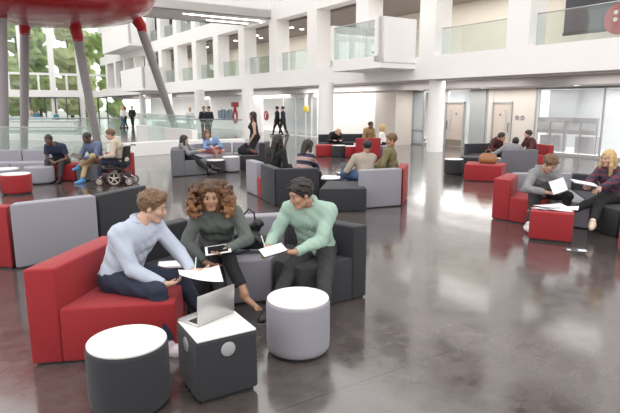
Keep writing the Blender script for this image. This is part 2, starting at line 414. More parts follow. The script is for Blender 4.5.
    if shoe is not None:
        for a,td in ((aL,feet[0]),(aR,feet[1])):
            t=Sdf(); e=.010*S
            t.cap(a-up*.035*S-td*.035*S,a-up*.045*S+td*.05*S,.040*S+e,.036*S+e,k=.02); t.cap(a-up*.045*S+td*.05*S,a-up*.055*S+td*.165*S,.038*S+e,.026*S+e,k=.03)
            t.cap(a,a+(unit(a-a+up))*.02,.036*S+e*.6,k=.02)
            t.cut(a-up*.082*S,-up)
            so=link('shoe',t.mesh('shoe',max(h*.8,.007)),[shoe,SOLE],o)
            mq=so.data; cs=np.zeros(len(mq.polygons)*3); mq.polygons.foreach_get('center',cs); cs=cs.reshape(-1,3)
            if det: mq.polygons.foreach_set('material_index',((cs[:,2]<a[2]-.066*S)).astype(np.int32))
    # ---- hair
    if hair and hairm is not None:
        t=Sdf(); hh=min(h,.010); ns=(.003,60)
        if hair in('short','quiff','crop'):
            ad=.008 if hair=='crop' else (.015 if h<.012 else .012)
            t.ell(H(0,-.018,.038),np.array([.078+ad,.100+ad,.086+ad])*S,Mh)
            if hair=='quiff': t.cap(H(-.04,.06,.105),H(.04,.06,.10),.026*S,k=.03); t.cap(H(0,.0,.115),H(0,.05,.112),.03*S,k=.03)
            rnd=random.Random(11)
            for i in range(70 if h<.012 else 0):
                a=rnd.uniform(0,6.28); b=rnd.uniform(.15,1.45); c=H((.082+ad)*math.cos(a)*math.sin(b),-.018+(.103+ad)*math.sin(a)*math.sin(b),.038+(.085+ad)*math.cos(b)); t.cap(c,c+Mh@np.array([0,.02,.008]),rnd.uniform(.007,.014)*S,.005*S,k=.006)
            nrm=Mh@np.array([0,.115,-.100]); t.cut(H(0,.083,.060),nrm)
            t.ell(H(0,.10,-.02),np.array([.066,.09,.075])*S,Mh,k=.01,sub=True)
        elif hair=='curly':
            rnd=random.Random(5)
            t.ell(H(0,-.035,.035),np.array([.125,.115,.115])*S,Mh); t.ell(H(0,-.06,-.05),np.array([.15,.09,.12])*S,Mh)
            for i in range(420):
                a=rnd.uniform(-2.35,2.35)-math.pi/2; zz=rnd.uniform(-.18,.13); rad=.140+.030*math.cos((zz+.06)*9)+rnd.uniform(-.025,.02)
                if zz>.08: rad*=(1-(zz-.08)*6.5)
                c=H(rad*math.cos(a)*1.12,rad*math.sin(a)*.85-.01,zz); t.ell(c,np.array([1,1,1])*rnd.uniform(.014,.028)*S,k=.008)
            t.ell(H(0,.11,-.03),np.array([.070,.13,.105])*S,Mh,k=.01,sub=True)
            for i in range(16):
                a=rnd.uniform(-1,1); c=H(.085*a,.075-.03*a*a,.088+rnd.uniform(-.01,.02)-.02*a*a); t.ell(c,np.array([1,1,1])*rnd.uniform(.015,.026)*S,k=.012)
            for i in range(26):
                q=rnd.choice((-1,1)); c=H(q*rnd.uniform(.085,.14),rnd.uniform(.0,.065),rnd.uniform(-.15,.07)); t.ell(c,np.array([1,1,1])*rnd.uniform(.012,.024)*S,k=.008)
            ns=(.004,110)
        else: # long
            t.ell(H(0,-.020,.038),np.array([.092,.112,.100])*S,Mh)
            t.ell(H(0,-.055,-.02),np.array([.085,.065,.12])*S,Mh,k=.04)
            t.ell(H(0,.095,-.03),np.array([.062,.08,.092])*S,Mh,k=.01,sub=True)
            ln={'long':.26,'longer':.40,'bob':.10}[hair]
            for q in (-1,1):
                t.cap(H(q*.078,.018,.03),H(q*.088,.035,-.10),.024*S,.028*S,k=.02)
                if ln>.1: t.cap(H(q*.088,.035,-.10),H(q*.085,.045,-.10)-sp*(ln-.08)*S,.030*S,.018*S,k=.02)
            for q in (-.05,0,.05): t.cap(H(q,-.07,-.04),H(q*1.3,-.085,-.06)-sp*ln*S,.045*S,.028*S,k=.04)
            ns=(.003,70)
        link('hair',t.mesh('hair',hh,noise=ns),hairm,o)
    if beard:
        t=Sdf()
        t.cap(H(-.05,.0,-.055),H(-.025,.062,-.098),.021*S,.022*S,k=.02); t.cap(H(.05,.0,-.055),H(.025,.062,-.098),.021*S,.022*S,k=.02)
        t.cap(H(-.02,.068,-.100),H(.02,.068,-.100),.024*S,k=.02); t.cap(H(-.02,.083,-.045),H(.02,.083,-.045),.008*S,k=.01)
        link('beard',t.mesh('beard',min(h,.009)),hairm,o)
    o['_']=0; del o['_']
    info=dict(o=o,wL=wL+root,wR=wR+root,root=root,H=lambda x,y,z:H(x,y,z)+root,kL=kL+root,kR=kR+root,eL=eL+root,eR=eR+root)
    return info
HB=mat('hair_brown',(.16,.085,.04),.5,bump=(.6,60),var=(.3,30)); HD=mat('hair_dark',(.018,.012,.010),.45,bump=(.6,60),var=(.3,30))
HBL=mat('hair_blond',(.62,.42,.20),.5,bump=(.5,60),var=(.25,25)); HG=mat('hair_light_brown',(.17,.09,.045),.5,bump=(.6,60),var=(.3,30))
def two_tone_curls():
    m=mat('hair_curly_brown',(.075,.038,.02),.6,bump=(.9,45)); nt=m.node_tree; b=nt.nodes['Principled BSDF']
    n=nt.nodes.new('ShaderNodeTexNoise'); n.inputs['Scale'].default_value=9; tc=nt.nodes.new('ShaderNodeTexCoord'); nt.links.new(tc.outputs['Object'],n.inputs['Vector'])
    sx=nt.nodes.new('ShaderNodeSeparateXYZ'); nt.links.new(tc.outputs['Object'],sx.inputs[0])
    ma=nt.nodes.new('ShaderNodeMapRange'); ma.inputs[1].default_value=1.40; ma.inputs[2].default_value=.92; nt.links.new(sx.outputs['Z'],ma.inputs[0])
    ad=nt.nodes.new('ShaderNodeMath'); ad.operation='MULTIPLY_ADD'; ad.inputs[1].default_value=.7; nt.links.new(n.outputs['Fac'],ad.inputs[0]); nt.links.new(ma.outputs[0],ad.inputs[2])
    cr=nt.nodes.new('ShaderNodeValToRGB'); cr.color_ramp.elements[0].position=.45; cr.color_ramp.elements[0].color=(.045,.022,.012,1)
    cr.color_ramp.elements[1].position=1.15 if False else 1.0; cr.color_ramp.elements[1].color=(.26,.125,.055,1); nt.links.new(ad.outputs[0],cr.inputs[0])
    nt.links.new(cr.outputs[0],b.inputs['Base Color']); return m
HC=two_tone_curls()
# ------------------------------------------------------------------ the setting
def struct(bm,name,m,label=None,**k):
    o=done(bm,name,m,rot=k.pop('rot',AF),**k); tag(o,label,None,None,'structure'); return o
def floor_mat():
    m=bpy.data.materials.new('polished_concrete'); m.use_nodes=True; nt=m.node_tree; b=nt.nodes['Principled BSDF']
    N=nt.nodes.new; Lk=nt.links.new
    tc=N('ShaderNodeTexCoord'); n1=N('ShaderNodeTexNoise'); n1.inputs['Scale'].default_value=.55; n1.inputs['Detail'].default_value=6; n1.inputs['Roughness'].default_value=.6; n1.inputs['Distortion'].default_value=.8
    n2=N('ShaderNodeTexNoise'); n2.inputs['Scale'].default_value=4.5; n2.inputs['Detail'].default_value=8; n2.inputs['Roughness'].default_value=.7
    n3=N('ShaderNodeTexNoise'); n3.inputs['Scale'].default_value=60; n3.inputs['Detail'].default_value=3
    for n in (n1,n2,n3): Lk(tc.outputs['Object'],n.inputs['Vector'])
    mx=N('ShaderNodeMath'); mx.operation='MULTIPLY_ADD'; mx.inputs[1].default_value=.55; Lk(n2.outputs['Fac'],mx.inputs[0])
    m2=N('ShaderNodeMath'); m2.operation='MULTIPLY'; m2.inputs[1].default_value=.6; Lk(n1.outputs['Fac'],m2.inputs[0]); Lk(m2.outputs[0],mx.inputs[2])
    cr=N('ShaderNodeValToRGB'); e=cr.color_ramp.elements; e[0].position=.38; e[0].color=(.045,.036,.034,1); e[1].position=.74; e[1].color=(.125,.105,.100,1)
    Lk(mx.outputs[0],cr.inputs[0])
    sx=N('ShaderNodeSeparateXYZ'); Lk(tc.outputs['Object'],sx.inputs[0])
    def joint(sock,off,per):
        a=N('ShaderNodeMath'); a.operation='ADD'; a.inputs[1].default_value=off; Lk(sock,a.inputs[0])
        p=N('ShaderNodeMath'); p.operation='PINGPONG'; p.inputs[1].default_value=per/2; Lk(a.outputs[0],p.inputs[0])
        c=N('ShaderNodeMath'); c.operation='LESS_THAN'; c.inputs[1].default_value=.006; Lk(p.outputs[0],c.inputs[0]); return c
    s0=(P(295,413).dot(DV)+P(380,375).dot(DV)+P(480,335).dot(DV))/3
    j1=joint(sx.outputs['Y'],-s0+600,6.0); j2=joint(sx.outputs['X'],630,120.0)
    jm=N('ShaderNodeMath'); jm.operation='MAXIMUM'; Lk(j1.outputs[0],jm.inputs[0]); Lk(j2.outputs[0],jm.inputs[1])
    jx=N('ShaderNodeMix'); jx.data_type='RGBA'; jx.inputs[7].default_value=(.04,.034,.033,1); Lk(jm.outputs[0],jx.inputs[0]); Lk(cr.outputs[0],jx.inputs[6]); Lk(jx.outputs[2],b.inputs['Base Color'])
    rr=N('ShaderNodeMapRange'); rr.inputs[1].default_value=.3; rr.inputs[2].default_value=.7; rr.inputs[3].default_value=.09; rr.inputs[4].default_value=.22; Lk(n2.outputs['Fac'],rr.inputs[0]); Lk(rr.outputs[0],b.inputs['Roughness'])
    bp=N('ShaderNodeBump'); bp.inputs['Strength'].default_value=.05; bp.inputs['Distance'].default_value=.01; Lk(n2.outputs['Fac'],bp.inputs['Height']); Lk(bp.outputs[0],b.inputs['Normal'])
    b.inputs['Specular IOR Level'].default_value=.9; b.inputs['Coat Weight'].default_value=.35; b.inputs['Coat Roughness'].default_value=.08
    return m
bm=B(); bx(bm,-48,21.6,-30,80,-.12,0); struct(bm,'floor',floor_mat(),smooth=False)
GRASS=mat('pale_paving_outside',(.45,.45,.40),.9)
bm=B(); bx(bm,-90,40,80,190,-.14,-.02); struct(bm,'trim_1',GRASS,'pale ground outside the end windows',smooth=False)
# facade: piers, parapets (local x = out of the facade, y = along it)
PIT0=12.52; PS=4.54; NF=17.30
bm=B()
for z0,z1 in ((3.15,4.12),(7.25,8.28),(11.4,12.4)):
    bx(bm,NF,NF+.35,-8,80,z0,z1)
for k in range(-4,15):
    s=PIT0+k*PS
    bx(bm,NF+.002,NF+.95,s,s+.95,4.1,12.0)
struct(bm,'wall_right',PNW if False else PNT,smooth=False)
# floor slabs / ceilings behind
bm=B(); bx(bm,NF+.3,24.5,-8,80,3.17,3.42); bx(bm,NF+.3,24.5,-8,80,7.3,7.6); struct(bm,'trim_2',PNT,'white floor slabs of the upper galleries',smooth=False)
bm=B(); bx(bm,NF+.95,24.5,-8,80,7.15,7.28); bx(bm,NF+.95,24.5,-8,80,11.3,11.42); struct(bm,'ceiling',BRN,smooth=False)
bm=B(); bx(bm,NF+.36,18.75,-8,80,3.11,3.16); bx(bm,18.7,18.8,-8,80,2.78,3.14); bx(bm,18.8,26,-8,80,2.78,2.9); struct(bm,'trim_3',SOF,'grey soffit above the ground floor doors',smooth=False)
bm=B(); bx(bm,22.4,22.6,-8,80,3.42,7.2); bx(bm,22.4,22.6,-8,80,7.6,11.3); struct(bm,'wall_gallery_back',mat('cream_gallery_wall',(.74,.69,.60),.8,var=(.1,.5)),smooth=False)
# soffit downlights
k=0
for nn,ss in [(19.3,FS(482,19.3)),(19.3,FS(575,19.3)),(19.3,FS(421,19.3)),(19.3,FS(306,19.3)),(19.3,FS(250,19.3)),(19.3,FS(150,19.3))]:
    p=NV*nn+DV*ss
    o=thing('downlight','round recessed downlight in the grey soffit %s'%['in front of the pale doors','above the steel rack','beside the big round column','above the yellow sign','above the standing woman','at the far left'][k],'ceiling light',(p.x,p.y,2.78),group='soffit downlights'); k+=1
    bm=B(); lathe(bm,[(.13,0),(.13,-.012),(.10,-.012),(.10,-.004)],24); done(bm,'trim_ring',WHT,o)
    bm=B(); lathe(bm,[(.10,-.004),(0,-.004)],24); done(bm,'lamp',LAMP,o)
# gallery spots
k=0
for px,nn in [(292,19.5),(302,20.5),(258,19.5),(262,20.5),(237,19.6),(209,19.6)]:
    s=FS(px,nn); p=NV*nn+DV*s
    o=thing('gallery_spotlight','small round spotlight in the gallery ceiling, %s'%['first opening left of the balcony, nearer one','first opening left of the balcony, deeper one','second opening left of the balcony, nearer one','second opening left of the balcony, deeper one','third opening left of the balcony','fifth opening left of the balcony'][k],'ceiling light',(p.x,p.y,7.15),group='gallery spotlights'); k+=1
    bm=B(); lathe(bm,[(.14,0),(.14,-.03),(.09,-.03),(.09,-.02),(0,-.02)],20); done(bm,'lamp',LAMP,o)
# round columns
cn=0
for s,px in ((17.45,434),(26.45,325),(35.55,248),(44.7,200),(53.8,165),(62.9,141)):
    p=NV*17.95+DV*s
    if px==325: p=PY(326,110,26.6); p.z=0
    if px==248: p=PY(248,110,33.3); p.z=0
    if px==200: p=PY(200,110,39.8); p.z=0
    bm=B(); lathe(bm,[(.36,0),(.36,3.12)],40); 
    o=done(bm,'column',PNT,loc=(p.x,p.y,0)); tag(o,'round white column, %s'%['the widest, left of the pale doors','behind the red bench and seated woman','behind the standing woman in black','left of the two men by the glass','second from the far left','farthest left under the gallery'][cn],'column',None,'structure'); cn+=1
# glass balustrades in the openings
names={}
for k in range(-1,13):
    s0=PIT0+k*PS+.95; s1=s0+PS-.95
    if k==2: continue
    o=thing('glass_balustrade','frameless glass balustrade %s'%({-1:'in front of the slate screen at top right',0:'in the wide opening right of the white balcony',1:'half hidden behind the white balcony'}.get(k) or 'in the gallery, opening number %d leftwards from the balcony'%(k-2)),'balustrade',(0,0,0),group='gallery balustrades')
    o.rotation_euler=(0,0,AF)
    bm=B(); nseg=3
    for q in range(nseg):
        a=s0+(s1-s0)*q/nseg+.01; b=s0+(s1-s0)*(q+1)/nseg-.01; bx(bm,NF+.42,NF+.435,a,b,4.1,5.22)
    done(bm,'glass_panel',GRN,o,smooth=False)
    bm=B(); tube(bm,[(NF+.43,s0,5.25),(NF+.43,s1,5.25)],.022,8); done(bm,'handrail',STL,o)
for k in range(2,13):
    s0=PIT0+k*PS+.95; s1=s0+PS-.95
    o=thing('glass_balustrade','glass balustrade on the top gallery, opening number %d leftwards from the balcony'%(k-1),'balustrade',group='top gallery balustrades'); o.rotation_euler=(0,0,AF)
    bm=B(); bx(bm,NF+.42,NF+.435,s0,s1,8.30,9.4); done(bm,'glass_panel',GRN,o,smooth=False)
    bm=B(); tube(bm,[(NF+.43,s0,9.42),(NF+.43,s1,9.42)],.022,8); done(bm,'handrail',STL,o)
# projecting balconies
def balcony(s0,s1,z0,z1,w,lab,full=True):
    o=thing('balcony',lab,'balcony',kind='structure'); o.rotation_euler=(0,0,AF)
    bm=B(); a=NF-w
    bx(bm,a,NF+.0,s0,s1,z0,z0+.25); bx(bm,a,a+.18,s0,s1,z0+.25,z0+(.5 if full else z1-z0)); bx(bm,a,NF,s0,s0+.18,z0+.2,z1); bx(bm,a,NF,s1-.18,s1,z0+.2,z1)
    bx(bm,a,a+.18,s0,s0+.42,z0+.25,z1)
    done(bm,'parapet',PNT,o,smooth=False)
    if full:
        n=3; 
        bm=B()
        for q in range(n):
            A=s0+.43+(s1-.19-s0-.43)*q/n+.01; C=s0+.43+(s1-.19-s0-.43)*(q+1)/n-.01; bx(bm,a+.08,a+.095,A,C,z0+.5,z1-.12)
        done(bm,'glass_panel',GRN,o,smooth=False)
        bm=B(); tube(bm,[(a+.09,s0+.42,z1-.1),(a+.09,s1-.18,z1-.1)],.02,8); done(bm,'handrail',STL,o)
balcony(18.2,21.9,3.62,5.72,2.0,'white box balcony with a glass front projecting above the red high backed seat')
balcony(53,61.3,3.4,5.6,2.0,'lower white box balcony on the far left facade',False)
balcony(57,69,7.9,10.3,2.0,'upper white box balcony on the far left facade',False)
# red seat on the near balcony
def bloc(n_,s_,z_): p=NV*n_+DV*s_; return (p.x,p.y,z_)
o=thing('balcony_chair','red seat of a chair standing on the white balcony','chair',bloc(15.9,19.0,3.87),AF)
bm=B(); bx(bm,-.25,.25,-.25,.25,.42,.50,.03); bx(bm,.2,.27,-.25,.25,.50,.95,.03); done(bm,'seat_shell',RED,o)
for a in (-.2,.2):
    for b in (-.2,.2):
        bm=B(); tube(bm,[(a,b,.43),(a*1.15,b*1.15,0)],.014,8); done(bm,'leg',STL,o)
# bridge crossing the atrium
bm=B(); bx(bm,-20,NF+.2,31.3,35.2,7.42,7.9); bx(bm,-20,NF,31.3,31.55,7.42,8.9); bx(bm,-20,NF,34.95,35.2,7.42,8.9)
o=struct(bm,'bridge',PNT,'white footbridge crossing above the hall at the top of the picture',smooth=False)
k=0
sa,sb,sc1,sd=P(186,12.5,7.42),P(257,21.5,7.42),P(209,19.2,7.42),P(245,24.2,7.42)
for na,nb,s in ((sa.dot(NV),sb.dot(NV),(sa+sb).dot(DV)/2),(sc1.dot(NV),sd.dot(NV),(sc1+sd).dot(DV)/2)):
    p=NV*((na+nb)/2)+DV*s; 
    bm=B(); L=(nb-na)/2; bx(bm,-L,L,-.05,.05,-.03,0); o=done(bm,'strip_light',LAMP,loc=(p.x,p.y,7.42),rot=AF,smooth=False)
    tag(o,'long white strip light under the footbridge, the %s one'%('nearer' if k==0 else 'farther'),'ceiling light','footbridge strip lights'); k+=1
# ---- ground floor rooms behind the soffit
NB=20.9
def wallseg(name,m,n0,n1,s0,s1,z0,z1,lab=None):
    bm=B(); bx(bm,n0,n1,s0,s1,z0,z1); return struct(bm,name,m,lab,smooth=False)
sA=FS(447,NB); sB=FS(464,NB); sC=FS(470.5,NB); sD=FS(486,NB); sE=FS(493,NB); sF=FS(513,NB); sG=FS(536,NB)
bm=B(); bx(bm,NB,NB+.2,sA+.0,sA+1.0,0,2.8); bx(bm,NB,NB+.2,sG,sF,0,2.8); bx(bm,NB,NB+.2,sE,sE+.25,0,2.8); bx(bm,NB+.02,NB+.2,sF,sE+.2,2.2,2.8)
struct(bm,'wall_back_right',BEI,smooth=False)
wallseg('trim_4',GPN,NB-.03,NB+.2,sD,sC,0,2.8,'tall grey panel between the two pale doors')
bm=B(); bx(bm,NB+.05,NB+.07,sE+.25,sD,0,2.8); bx(bm,NB+.05,NB+.07,sC,sA,2.15,2.75); bx(bm,NB+.05,NB+.07,sC,sB,0,2.75); struct(bm,'window_2',FRO,'bright glass beside and above the left pale door',smooth=False)
def door(name,s0,s1,lab,knob):
    o=thing(name,lab,'door',bloc(NB+.0,(s0+s1)/2,0),AF,kind='structure'); w=(s1-s0)/2
    bm=B(); 
    for a,b in ((-w-.06,-w),(w,w+.06)): bx(bm,-.06,.12,a,b,0,2.2)
    bx(bm,-.06,.12,-w-.06,w+.06,2.14,2.2); done(bm,'door_frame',GPN,o,smooth=False)
    bm=B(); bx(bm,0,.05,-w+.005,w-.005,.01,2.13); done(bm,'door_leaf',WOOD,o,smooth=False)
    vs=knob*(w-.28)
    bm=B(); bx(bm,-.012,-.002,vs-.07,vs+.07,.75,1.85); done(bm,'vision_panel',FRO,o,smooth=False)
    bm=B(); bx(bm,-.012,-.002,-w+.03,w-.03,.02,.34); done(bm,'kick_plate',KICK,o,smooth=False)
    hs=knob*(w-.09)
    bm=B(); tube(bm,[(-.002,hs,.85),(-.06,hs,.86),(-.06,hs,1.25),(-.002,hs,1.26)],.014,8); done(bm,'pull_handle',BLK,o)
    bm=B(); lathe(bm,[(.055,0),(.055,.006),(0,.006)],24); q=done(bm,'door_sign',mat('sign_blue',(.10,.16,.30),.4),o,loc=(-.008,-knob*.1,1.62)); q.rotation_euler=(0,-math.pi/2,0)
door('door_1',sB,sA,'pale veneered door with a tall vision panel, left of the two',1)
door('door_2',sF+.06,sE-.06,'pale veneered door with a tall vision panel, right of the two',-1)
# wall symbols beside the right door
o=thing('wall_sign','small dark round symbols on the beige wall right of the pale doors','sign',bloc(NB-.012,FS(521,NB),1.5),AF)
for q in (-.13,.13):
    bm=B(); lathe(bm,[(.10,0),(.10,.008),(.07,.008),(.07,0)],28); z=done(bm,'symbol_ring',mat('symbol_grey',(.2,.2,.22),.5),o,loc=(0,q,0)); z.rotation_euler=(0,-math.pi/2,0)
    bm=B(); bx(bm,-.008,0,q-.015,q+.015,-.06,.06); done(bm,'symbol_bar',MATS['symbol_grey'],o,smooth=False)
bm=B(); bx(bm,-.01,0,-.09,.09,-.12,.12); o=done(bm,'wall_notice',mat('notice_grey',(.33,.33,.35),.5),loc=bloc(NB-.005,FS(441.5,NB),1.35),rot=AF,smooth=False); tag(o,'small grey notice on the wall right beside the round column','sign')
# glazed lobby to the right
sH=FS(700,NB)
bm=B(); 
for s in (sG,FS(604,NB),FS(660,NB)): bx(bm,NB-.02,NB+.06,s-.025,s+.025,0,2.8)
bx(bm,NB-.03,NB+.07,sH,sG,2.70,2.8); bx(bm,NB-.05,NB+.1,sH,sG,0,.10); struct(bm,'window_3',GPN,'slim grey frame of the glazed lobby on the right',smooth=False)
bm=B(); bx(bm,NB+.01,NB+.025,sH,sG,.1,2.7); struct(bm,'window_4',glassmat('hazy_lobby_glass',(.93,.95,.96),.05,.03,body=.16,bodycol=(.85,.86,.88)),'clear glass of the lobby behind the seated pair',smooth=False)
wallseg('wall_lobby_back',mat('lobby_white',(.66,.68,.69),.6,var=(.05,1)),25.2,25.4,-8,sE,0,3.1)
o=thing('steel_rack','steel and grey slatted rack with white shelves behind the lobby glass','rack',bloc(22.3,(FS(538,22.3)+FS(600,22.3))/2,0),AF)
hw=abs(FS(538,22.3)-FS(600,22.3))/2
TAU=mat('taupe_metal',(.26,.23,.22),.4,metal=.3)
for nm,z0,z1,m in (('top_rail',1.30,1.52,TAU),('middle_rail',.82,1.0,TAU)):
    bm=B(); bx(bm,-.06,.10,-hw,hw,z0,z1,.01); done(bm,nm,m,o)
bm=B(); bx(bm,.0,.04,-hw,hw,1.0,1.30); done(bm,'white_panel',mat('satin_grey_panel',(.55,.55,.56),.4),o,smooth=False)
for q in np.linspace(-hw,hw,5):
    bm=B(); bx(bm,-.05,.02,q-.03,q+.03,0,1.32); done(bm,'post',TAU,o,smooth=False)
k=0
for z,a,b in ((.0,-.9,-.3),(.0,.2,.9)):
    bm=B(); bx(bm,.05,.6,hw*a,hw*b,0,.72,.02); q=done(bm,'lobby_cabinet',mat('cabinet_grey',(.30,.29,.29),.5),loc=bloc(22.35,(FS(538,22.3)+FS(600,22.3))/2,0),rot=AF); tag(q,'low grey cabinet behind the steel rack, the %s one'%('right' if k==0 else 'left'),'cabinet'); k+=1
# white partition and glass room left of the wide column
bm=B(); bx(bm,18.9,19.1,22.75,27.1,0,2.78); struct(bm,'wall_partition',PNW,smooth=False)
bm=B(); bx(bm,18.85,20.0,FS(401,19.2),22.75,0,2.78); struct(bm,'trim_5',BEI,'beige pier at the right end of the white partition',smooth=False)
sJ=FS(401,20.2); sK=FS(426,20.2)
bm=B(); bx(bm,20.2,20.22,sA+.9,sJ+.3,.1,2.7); struct(bm,'window_5',FRO,'hazy glass front of the room left of the round column',smooth=False)
bm=B(); bx(bm,20.15,20.27,sA+.9,sJ+.3,.0,.1);bx(bm,20.15,20.27,sA+.9,sJ+.3,2.66,2.78);bx(bm,20.15,20.27,sA+.9,sJ+.3,.72,.78)
for s in (sA+.9,(sK+sJ)/2,sJ): bx(bm,20.16,20.26,s-.03,s+.03,0,2.78)
struct(bm,'window_6',GPN,'grey frame of the hazy glass room',smooth=False)
wallseg('wall_glass_room_back',GPN,24.3,24.5,sE,27,0,3.1)
for k in range(3):
    p=bloc(21.2,sK+.5+k*.75,0)
    o=thing('rolled_mesh','grey tangled bundle on the floor inside the hazy glass room, %s'%['nearest the column','the middle one','nearest the white partition'][k],'bundle',p,group='bundles in the glass room')
    bm=B(); rnd=random.Random(k)
    pts=[(.28*math.cos(a*.9)*rnd.uniform(.7,1),.28*math.sin(a*.9)*rnd.uniform(.7,1),.16+.13*math.sin(a*1.7)) for a in range(40)]
    tube(bm,pts,.025,6); done(bm,'loops',mat('bundle_grey',(.35,.35,.36),.6),o)
# far ground floor: glazing, yellow sign, red signs
bm=B(); bx(bm,24.0,24.2,27.0,80,0,3.1); struct(bm,'wall_far_back',mat('far_pale_wall',(.72,.72,.70),.7,var=(.1,.4)),smooth=False)
bm=B()
for px in (262,284,296,306,312,318):
    s=FS(px,19.4); bx(bm,19.35,19.45,s-.05,s+.05,0,2.78)
bx(bm,19.35,19.45,27.1,FS(200,19.4),2.5,2.78); struct(bm,'window_7',PNT,'white framed glass screens behind the walking men',smooth=False)
bm=B(); bx(bm,19.39,19.41,27.1,FS(284,19.4),.05,2.5); struct(bm,'window_8',FRO,'hazy glass screen under the yellow sign',smooth=False)
bm=B(); bx(bm,19.3,19.5,FS(262,19.4),FS(210,19.4),0,2.78); struct(bm,'wall_under_gallery',PNT,smooth=False)
q=P(306,118,0); p=bloc(18.9,FS(306,18.9),1.78)
bm=B(); bx(bm,-.02,.02,-.28,.28,-.17,.17,.01); o=done(bm,'yellow_sign',mat('sign_yellow',(.80,.62,.03),.5),loc=p,rot=AF); tag(o,'yellow rectangular sign right of the two walking men','sign')
bm=B(); bx(bm,-.03,.03,-.16,.16,.17,1.0); o2=done(bm,'hanger',PNT,o,smooth=False)
# round red notice with extinguisher look
o=thing('fire_point','round red and white fire notice on the wall left of the walking men','sign',bloc(19.28,FS(266.5,19.3),1.25),AF)
REDS=mat('sign_red',(.50,.03,.04),.5)
bm=B(); lathe(bm,[(.36,0),(.36,.03),(.22,.03),(.22,.0)],32); q=done(bm,'red_ring',REDS,o); q.rotation_euler=(0,-math.pi/2,0)
bm=B(); lathe(bm,[(.22,.01),(0,.01)],32); q=done(bm,'centre',PNT,o); q.rotation_euler=(0,-math.pi/2,0)
bm=B(); bx(bm,-.05,-.03,-.2,.02,-.2,.12,.01); q=done(bm,'dark_symbol',mat('dark_red',(.12,.02,.03),.5),o)
# blue-grey lettering band and red figure
o=thing('wall_graphic','blue-grey rounded lettering band on the white wall beside the red figure','wall graphic',bloc(19.28,(FS(218.5,19.3)+FS(232,19.3))/2,1.25),AF)
hw=abs(FS(218.5,19.3)-FS(232,19.3))/2; BG=mat('blue_grey_print',(.26,.34,.42),.6)
for q in range(4):
    y=-hw+hw*2*(q+.5)/4
    bm=B(); bx(bm,-.03,0,y-hw*.27,y+hw*.27,-.42+.05*(q%2),.30+.10*((q+1)%2),.06,3); done(bm,'letter_shape',BG,o)
bm=B(); bx(bm,-.02,0,-hw,hw,-.34,.12); done(bm,'band',BG,o,smooth=False)
o=thing('wall_graphic','red rounded figure with a square head on the white wall','wall graphic',bloc(19.26,FS(235.3,19.3),1.1),AF)
bm=B(); bx(bm,-.03,0,-.62,.62,.78,1.15,.04); done(bm,'head_block',REDS,o)
bm=B(); lathe(bm,[(.30,0),(.30,.03),(.16,.03),(.16,0)],32); q=done(bm,'body_ring',REDS,o); q.scale=(2.0,1.55,1); q.rotation_euler=(0,-math.pi/2,0)
bm=B(); bx(bm,-.03,0,-.2,.2,.4,.8); done(bm,'neck_bar',REDS,o,smooth=False)
# end wall of the hall (glazed, trees outside)
SE=79.5
bm=B(); 
for k in range(18): 
    n0=14.5-k*3.4; bx(bm,n0-.34,n0+.34,SE,SE+.6,0,22)
for z0,z1 in ((3.0,3.9),(13.0,13.8),(17,18)): bx(bm,-46,NF+8,SE+.02,SE+.55,z0,z1)
bx(bm,-46,NF+8,SE+.1,SE+.4,5.8,6.1)
for k in range(34):
    n0=12.8-k*1.7; bx(bm,n0-.12,n0+.12,SE+.05,SE+.3,3.9,5.8)
struct(bm,'wall_end',PNT,smooth=False)
bm=B(); bx(bm,-46,NF+8,SE+.2,SE+.22,0,21); struct(bm,'window_1',GLS,'tall glass of the end wall with trees outside',smooth=False)
DKF=mat('dark_frame',(.10,.10,.11),.4)
k=0
for a,b in ((27,32),(45,80),(98,108)):
    n0=None
    def nn(px):
        r=Vector(((px-310)/FP, math.cos(PIT)+.18*math.sin(PIT),0)); t=(SE-.1)/r.dot(DV); return (r*t).dot(NV)
    A,Bb=nn(a),nn(b); bm=B(); W=.16
    bx(bm,A,A+W,SE-.25,SE-.1,0,3.0); bx(bm,Bb-W,Bb,SE-.25,SE-.1,0,3.0); bx(bm,A,Bb,SE-.25,SE-.1,2.85,3.0)
    if b-a>20:
        for q in (.3,.62): bx(bm,A+(Bb-A)*q-.08,A+(Bb-A)*q+.08,SE-.25,SE-.1,0,3.0)
    struct(bm,'window_%d'%(9+k),DKF,'dark framed entrance glazing in the end wall, %s one'%['left','wide middle','right'][k],smooth=False); k+=1
# enclosing walls behind and beside the camera
bm=B(); bx(bm,-48,26,-30.4,-30,0,7); struct(bm,'wall_behind',PNT,smooth=False)
bm=B(); 
for k in range(14): bx(bm,-46.4,-45.6,-28+k*8,-27+k*8,0,17)
for z in (0,4,8,12,16): bx(bm,-46.3,-45.7,-30,80,z,z+.7)
struct(bm,'wall_left',PNT,smooth=False)
# trees outside
LEAF=[mat('leaf_%d'%i,c,.8,bump=(.8,6),var=(.45,1.4)) for i,c in enumerate([(.38,.50,.16),(.50,.58,.24),(.60,.62,.32)])]
BARK=mat('bark',(.12,.08,.05),.9)
rnd=random.Random(3)
for i in range(12):
    n0=21-i*3.3; s0=87+7.5*(i%2)
    hgt=(16,13,17,15)[i%4]
    lab=['first','second','third','fourth','fifth','sixth','seventh','eighth','ninth','tenth','eleventh','twelfth'][i]
    o=thing('tree','leafy green tree outside the end windows, %s from the right'%lab,'tree',bloc(n0,s0,0),0,group='trees outside the end windows')
    t=Sdf()
    for q in range(34):
        a=rnd.uniform(0,6.28); rr=rnd.uniform(.3,2.1); t.ell((rr*math.cos(a),rr*math.sin(a),rnd.uniform(1.2,hgt)),np.array([1,1,.8])*rnd.uniform(.8,1.4),k=.2)
    link('foliage',t.mesh('foliage',.26,noise=(.35,2.6)),LEAF[i%3],o)
    bm=B(); tube(bm,[(0,0,0),(.1,0,2),(0,.1,hgt*.7)],[.28,.2,.1],8); done(bm,'trunk',BARK,o)
